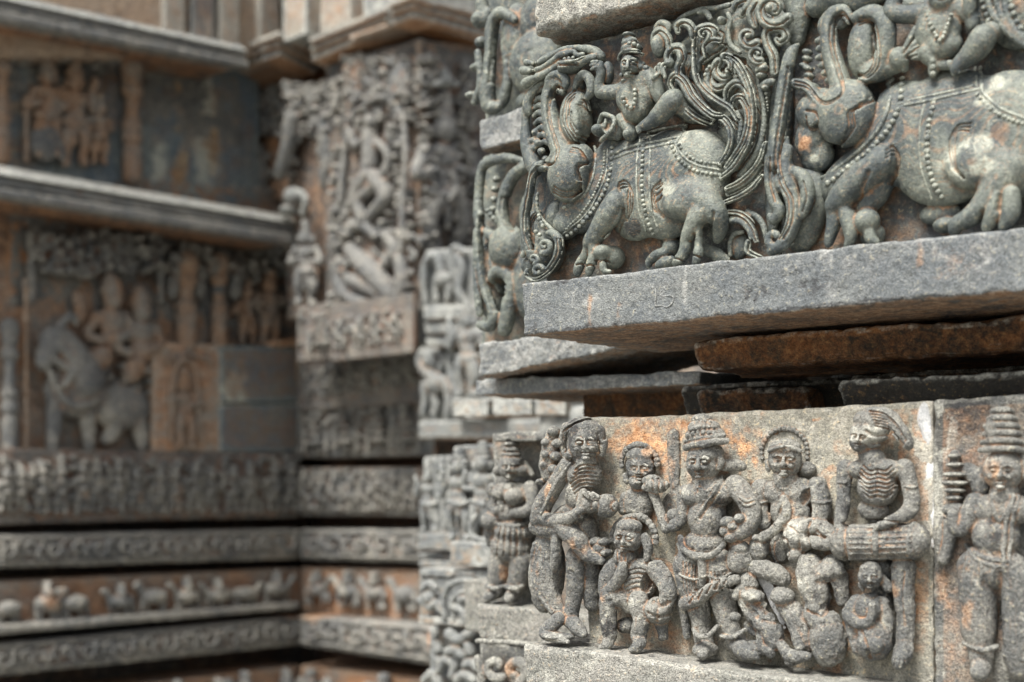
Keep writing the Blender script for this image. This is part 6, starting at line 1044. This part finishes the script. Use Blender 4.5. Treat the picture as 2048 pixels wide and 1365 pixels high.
ps('wall_face', A, M['farpanel'], r, -150, 520, (40, 90), (420, 450), -.16, .5, vox=.02, rough=2, spots=spots(A, [('pale', 440, 180, 16, 70, 1.4), ('rust', 380, 180, 10, 80, 1.3), ('rust', 455, 230, 22, 160, 1.0), ('rust', 390, 330, 18, 70, 1.2), ('rust', 30, 230, 60, 120, .9), ('dark', 160, 90, 260, 60, 1.2), ('pale', 440, 300, 30, 70, 1.2), ('pale', 340, 330, 18, 60, 1.0)]))
pilaster('banded rust pilaster between the relief group and the slate wall', 264, 130, 352, 24, 'farwarm', hf=-.05); pilaster('rust pilaster at the left end of the upper wall', 4, 80, 318, 20, 'farwarm', hf=-.05); pilaster('slim ochre strip beside the deity group', 52, 200, 320, 8, 'farwarm', hf=-.08)
r = T('deity_group_relief', 'blurred relief of a multi-armed deity with companions between the eaves', 'statue', A, 150, 320)
figs(Aw, r, [(95, 110, 205, 41, 'arching attendant'), (150, 118, 215, 42, 'central deity'), (198, 190, 140, 43, 'small companion')], VA_, 30, 'farwarm')
S = Sculpt(Aw, (60, 240, 130, 330), (-6, 40), VA_); S.el(88, 292, 30, 34, 16, 18); S.st([(70, 270, 9), (100, 262, 9), (118, 290, 8), (124, 318, 7)], h=22); S.mesh('crouching_beast', M['far'], r, plane=-2)
r = T('attic_wall', 'pale streaked wall rising above the upper eave', 'wall', A, 400, 20)
ps('wall_face', A, M['farwarm'], r, -150, 780, (-700, -700), (110, 120), .10, .6, attr=(-.1, .7, -.2), vox=.03, rough=2); 
for i, (x0_, x1_, c_) in enumerate(((330, 370, 1.0), (385, 430, .2), (440, 480, 1.2), (520, 560, 1.4))):
    r = T('attic_pilaster', ['leftmost pale streaked strip of the attic wall', 'second grey strip of the attic wall', 'third cream strip of the attic wall', 'cream strip of the attic wall above the small canopy'][i], 'pilaster', A, x0_, 100); ps('strip_stone', A, M['far'], r, x0_, x1_, (-80, -80), (100+i*4, 104+i*4), .16, .1, attr=(.2*c_, c_, 0), vox=.012)
# ---- carved tower between the eaves and the near buttresses
K = Frame(838, 8.9, -1500); K2 = Frame(838, 8.9, 3300); J = Frame(640, 9.9, -1500)
r = T('narrative_panel', 'tall blurred panel of a fighter and a rearing beast beneath an arching tree', 'carved panel', K, 740, 620)
ps('panel_stone', K, M['fardark'], r, 650, 838, (130, 75), (628, 615), -.12, .8, vox=.02, rough=2, attr=(.2, 0, .35)); Kf = K.shift(-.12)
S = Sculpt(Kf, (655, 90, 838, 320), (-6, 46), VA_); S.k = 2; foliage(S, 690, 110, 836, 205, 150, 26, 5, 4, 9); foliage(S, 655, 160, 745, 245, 90, 26, 6, 4, 8); S.st([(715, 226, 5), (740, 205, 6), (765, 196, 5), (790, 205, 6), (804, 235, 7)], h=26); foliage(S, 690, 185, 825, 262, 60, 40, 55, 4, 8); S.el(800, 180, 34, 50, 14, 18, 20)
for q in range(4): S.gr([(812+q*9, 110), (800+q*8, 150), (812+q*4, 190)], 3, 4)
S.mesh('tree_canopy', M['fardark'], r, 'arching tree crown', plane=-2, kp=4, noise=(1.5, 5))
S = Sculpt(Kf, (785, 215, 830, 510), (-6, 46), VA_); S.st([(806, 225, 6), (811, 300, 7), (806, 400, 7), (802, 500, 6)], h=30); foliage(S, 796, 380, 826, 505, 24, 30, 56, 4, 7); S.mesh('tree_trunk', M['far'], r, plane=-2, noise=(1, 4))
S = Sculpt(Kf, (662, 230, 800, 470), (-6, 60), VA_); S.k = 4
for p in ([(740, 262, 14), (742, 290, 17), (740, 330, 20)], [(735, 275, 9), (710, 290, 8), (700, 262, 7)], [(755, 285, 9), (775, 310, 8), (770, 350, 7)], [(740, 350, 19), (715, 390, 16), (725, 440, 12)], [(750, 355, 17), (772, 395, 15), (740, 430, 11)], [(694, 262, 6), (686, 340, 8), (682, 400, 8)], [(770, 340, 10), (740, 380, 12), (700, 410, 11)]): S.st(p, h=28)
S.el(745, 245, 12, 15, 28, 18); foliage(S, 664, 290, 712, 466, 60, 30, 8, 4, 8); foliage(S, 775, 240, 800, 466, 34, 30, 18, 4, 7); S.mesh('carved_figure', M['far'], r, 'striding fighter', plane=-2, kp=5, noise=(1.5, 5))
S = Sculpt(Kf, (660, 440, 830, 625), (-6, 60), VA_); S.k = 4
for p in ([(680, 520, 9), (675, 555, 10), (695, 595, 11), (740, 610, 10)], [(700, 500, 14), (730, 530, 22), (760, 560, 22), (780, 590, 16)], [(700, 560, 14), (740, 575, 16), (770, 600, 12)], [(770, 470, 10), (790, 500, 12), (770, 530, 10)], [(800, 520, 14), (806, 560, 14), (800, 600, 12)], [(690, 470, 9), (720, 450, 10), (750, 470, 9)]): S.st(p, h=26)
foliage(S, 664, 445, 828, 618, 120, 34, 9, 4, 9); S.mesh('carved_animal', M['far'], r, 'coiling beast', plane=-2, kp=5, noise=(1.5, 5))
r = T('deity_niche', 'dark panel with a four-armed deity under a small parasol', 'carved panel', K2, 890, 520)
ps('panel_stone', K2, M['farwarm'], r, 838, 1010, (80, 95), (640, 640), -.12, .8, vox=.02, rough=2, attr=(0, 0, .4)); K2f = K2.shift(-.12)
S = Sculpt(K2f, (855, 130, 935, 185), (-6, 60), VA_); S.st([(888, 138, 4), (889, 150, 9), (890, 162, 17)], h=26); S.st([(866, 170, 5), (890, 164, 6), (914, 170, 5)], h=30); S.mesh('parasol', M['farcool'], r, plane=-2)
figs(K2f, r, [(890, 190, 330, 51, 'four-armed deity')], VA_, 30, 'far')
S = Sculpt(K2f, (838, 100, 950, 520), (-6, 60), VA_); S.k = 3; foliage(S, 840, 110, 872, 510, 90, 36, 12, 4, 9); foliage(S, 912, 120, 948, 510, 90, 36, 13, 4, 9); S.st([(905, 345, 5), (912, 375, 6), (900, 400, 5)], h=40); S.mesh('side_foliage', M['fardark'], r, plane=-2, noise=(1.5, 5))
r = T('foliage_niche', 'narrow blurred niche of hanging foliage over a small squatting figure', 'carved panel', J, 570, 430)
Jw = Frame(575, 9.9, -1500); Jr = Frame(575, 9.9, 3300)
ps('panel_stone', J, M['farwarm'], r, 572, 665, (175, 160), (640, 640), -.12, .8, vox=.02, attr=(.1, 0, .4)); ps('side_stone', J, M['farwarm'], r, 500, 575, (185, 176), (400, 400), -.3, .6, vox=.02, attr=(.5, 0, 0)); Jf = J.shift(-.12)
S = Sculpt(J.shift(-.30), (495, 160, 585, 420), (-6, 60), VA_); S.k = 3; foliage(S, 500, 175, 580, 270, 90, 30, 14); foliage(S, 500, 300, 545, 400, 26, 24, 19); S.st([(520, 300, 10), (525, 350, 12), (520, 400, 10)], h=20); S.mesh('side_foliage', M['fardark'], r, plane=-2, noise=(1.5, 5))
S = Sculpt(Jf, (562, 160, 665, 375), (-6, 70), VA_); S.k = 3; foliage(S, 570, 166, 662, 275, 130, 34, 15, 4, 9); foliage(S, 640, 270, 664, 372, 34, 30, 20, 4, 8); S.st([(585, 240, 18), (575, 300, 16), (560, 350, 12)], h=34); S.st([(650, 240, 14), (655, 320, 12), (648, 370, 10)], h=24); foliage(S, 568, 270, 590, 350, 14, 40, 16); S.mesh('hanging_foliage', M['fardark'], r, plane=-2, noise=(1.5, 5))
S = Sculpt(Jf, (555, 360, 630, 445), (-6, 70), VA_); S.el(588, 395, 22, 20, 26, 22); S.el(580, 420, 22, 12, 26, 20); S.st([(600, 385, 7), (612, 400, 7), (606, 428, 6)], h=40); S.mesh('carved_animal', M['farcool'], r, 'small elephant', plane=-2)
r = T('corner_statue', 'slender blurred statue in a dark niche below the small elephant', 'statue', J, 612, 620); figs(Jf.shift(.1), r, [(612, 440, 172, 61, 'slender standing woman')], VA_, 22, 'far', plane=0)
course('carved_course', 'dark carved plinth below the slender statue', J, 598, 668, (615, 622), (720, 712), .06, .6, 'far', (.2, 0, .2), 'shrine', 1, 10, 15, [], 'frieze')
course('carved_course', 'carved plinth under the fighter and beast panel', K, 665, 806, (630, 612), (708, 690), .10, .8, 'far', (.1, 0, 0), 'idol', 4, 9, 16, [], 'frieze')
course('carved_course', 'side face of the plinth under the deity panel', K2, 832, 960, (612, 616), (692, 694), .02, .7, 'far', (.1, 0, .1), None, 3, 9, 17, [], 'frieze')
# canopies: stepped eaves that turn the corners
def canopy(label, segs, dy=(0, 17, 34, 54)):
    rr = None
    for fr, x0, x1, y0, y1, hf in segs:
        if rr is None: rr = T('stone_canopy', label, 'canopy', fr, x0, y0)
        for i in range(3):
            f = hf-[.0, .035, .065][i]; ps(['cornice_step', 'cornice_step', 'drip_fringe'][i], fr, M['far'], rr, x0+i*2, x1-i*2, (y0+dy[i], y1+dy[i]), (y0+dy[i+1]-4.5, y1+dy[i+1]-4.5), f, .22, vox=.013, attr=(0, .3 if i == 0 else .0, .15), rough=1.5, post=1.6)
        ps('cornice_core', fr, M['under'], rr, x0+4, x1-4, (y0+4, y1+4), (y0+dy[3]-8, y1+dy[3]-8), hf-.09, .3, vox=.016, attr=(.2, 0, .5)); ps('soffit', fr, M['under'], rr, x0+8, x1-8, (y0+dy[3]-14, y1+dy[3]-14), (y0+dy[3]-2, y1+dy[3]-2), hf-.10, .7, vox=.02, attr=(.9, 0, .4))  # core and soffit coloured dark to deepen shade between and below the steps
canopy('small stepped canopy with a carved fringe over the foliage niche', [(J, 488, 556, 88, 62, .12), (Frame(556, float(J.shift(.12).world(J.shift(.12).loc(556, 80)[0], 0, 0)[1]), 3300), 556, 640, 62, 100, 0.0)])
canopy('large stepped canopy with a scalloped fringe over the fighter panel', [(K, 618, 776, 76, 10, .06), (K, 776, 826, 4, -14, .13), (Frame(826, float(K.shift(.13).world(K.shift(.13).loc(826, 80)[0], 0, 0)[1]), 3300), 826, 1010, -14, 36, 0.0)])
r = T('tower_wall', 'pale grey carved wall over the large canopy', 'wall', K, 740, 20)
ps('wall_face', K, M['farcool'], r, 560, 838, (-700, -700), (80, 20), -.1, .6, attr=(.2, .4, 0), vox=.03, rough=2); ps('wall_face', K2, M['farcool'], r, 838, 1100, (-700, -700), (20, 40), -.1, .6, attr=(.2, .4, 0), vox=.03, rough=2)
ps('corner_strip', K, M['farcool'], r, 565, 612, (-100, -100), (86, 70), .05, .2, attr=(.1, .5, 0), vox=.014); ps('corner_strip', K, M['far'], r, 640, 700, (-100, -100), (70, 50), .02, .2, attr=(.2, .9, 0), vox=.014)
# ---- ground of the temple court
me = bpy.data.meshes.new('ground'); me.from_pydata([(-200, -200, -2.45), (200, -200, -2.45), (200, 200, -2.45), (-200, 200, -2.45)], [], [(0, 1, 2, 3)])
gm = stone('paved_court', (.25, .22, .18), (.22, .20, .17), sc=.1); me.materials.append(gm); g = link('ground', me); g['kind'] = 'structure'; g['label'] = 'pale paved ground of the temple court'
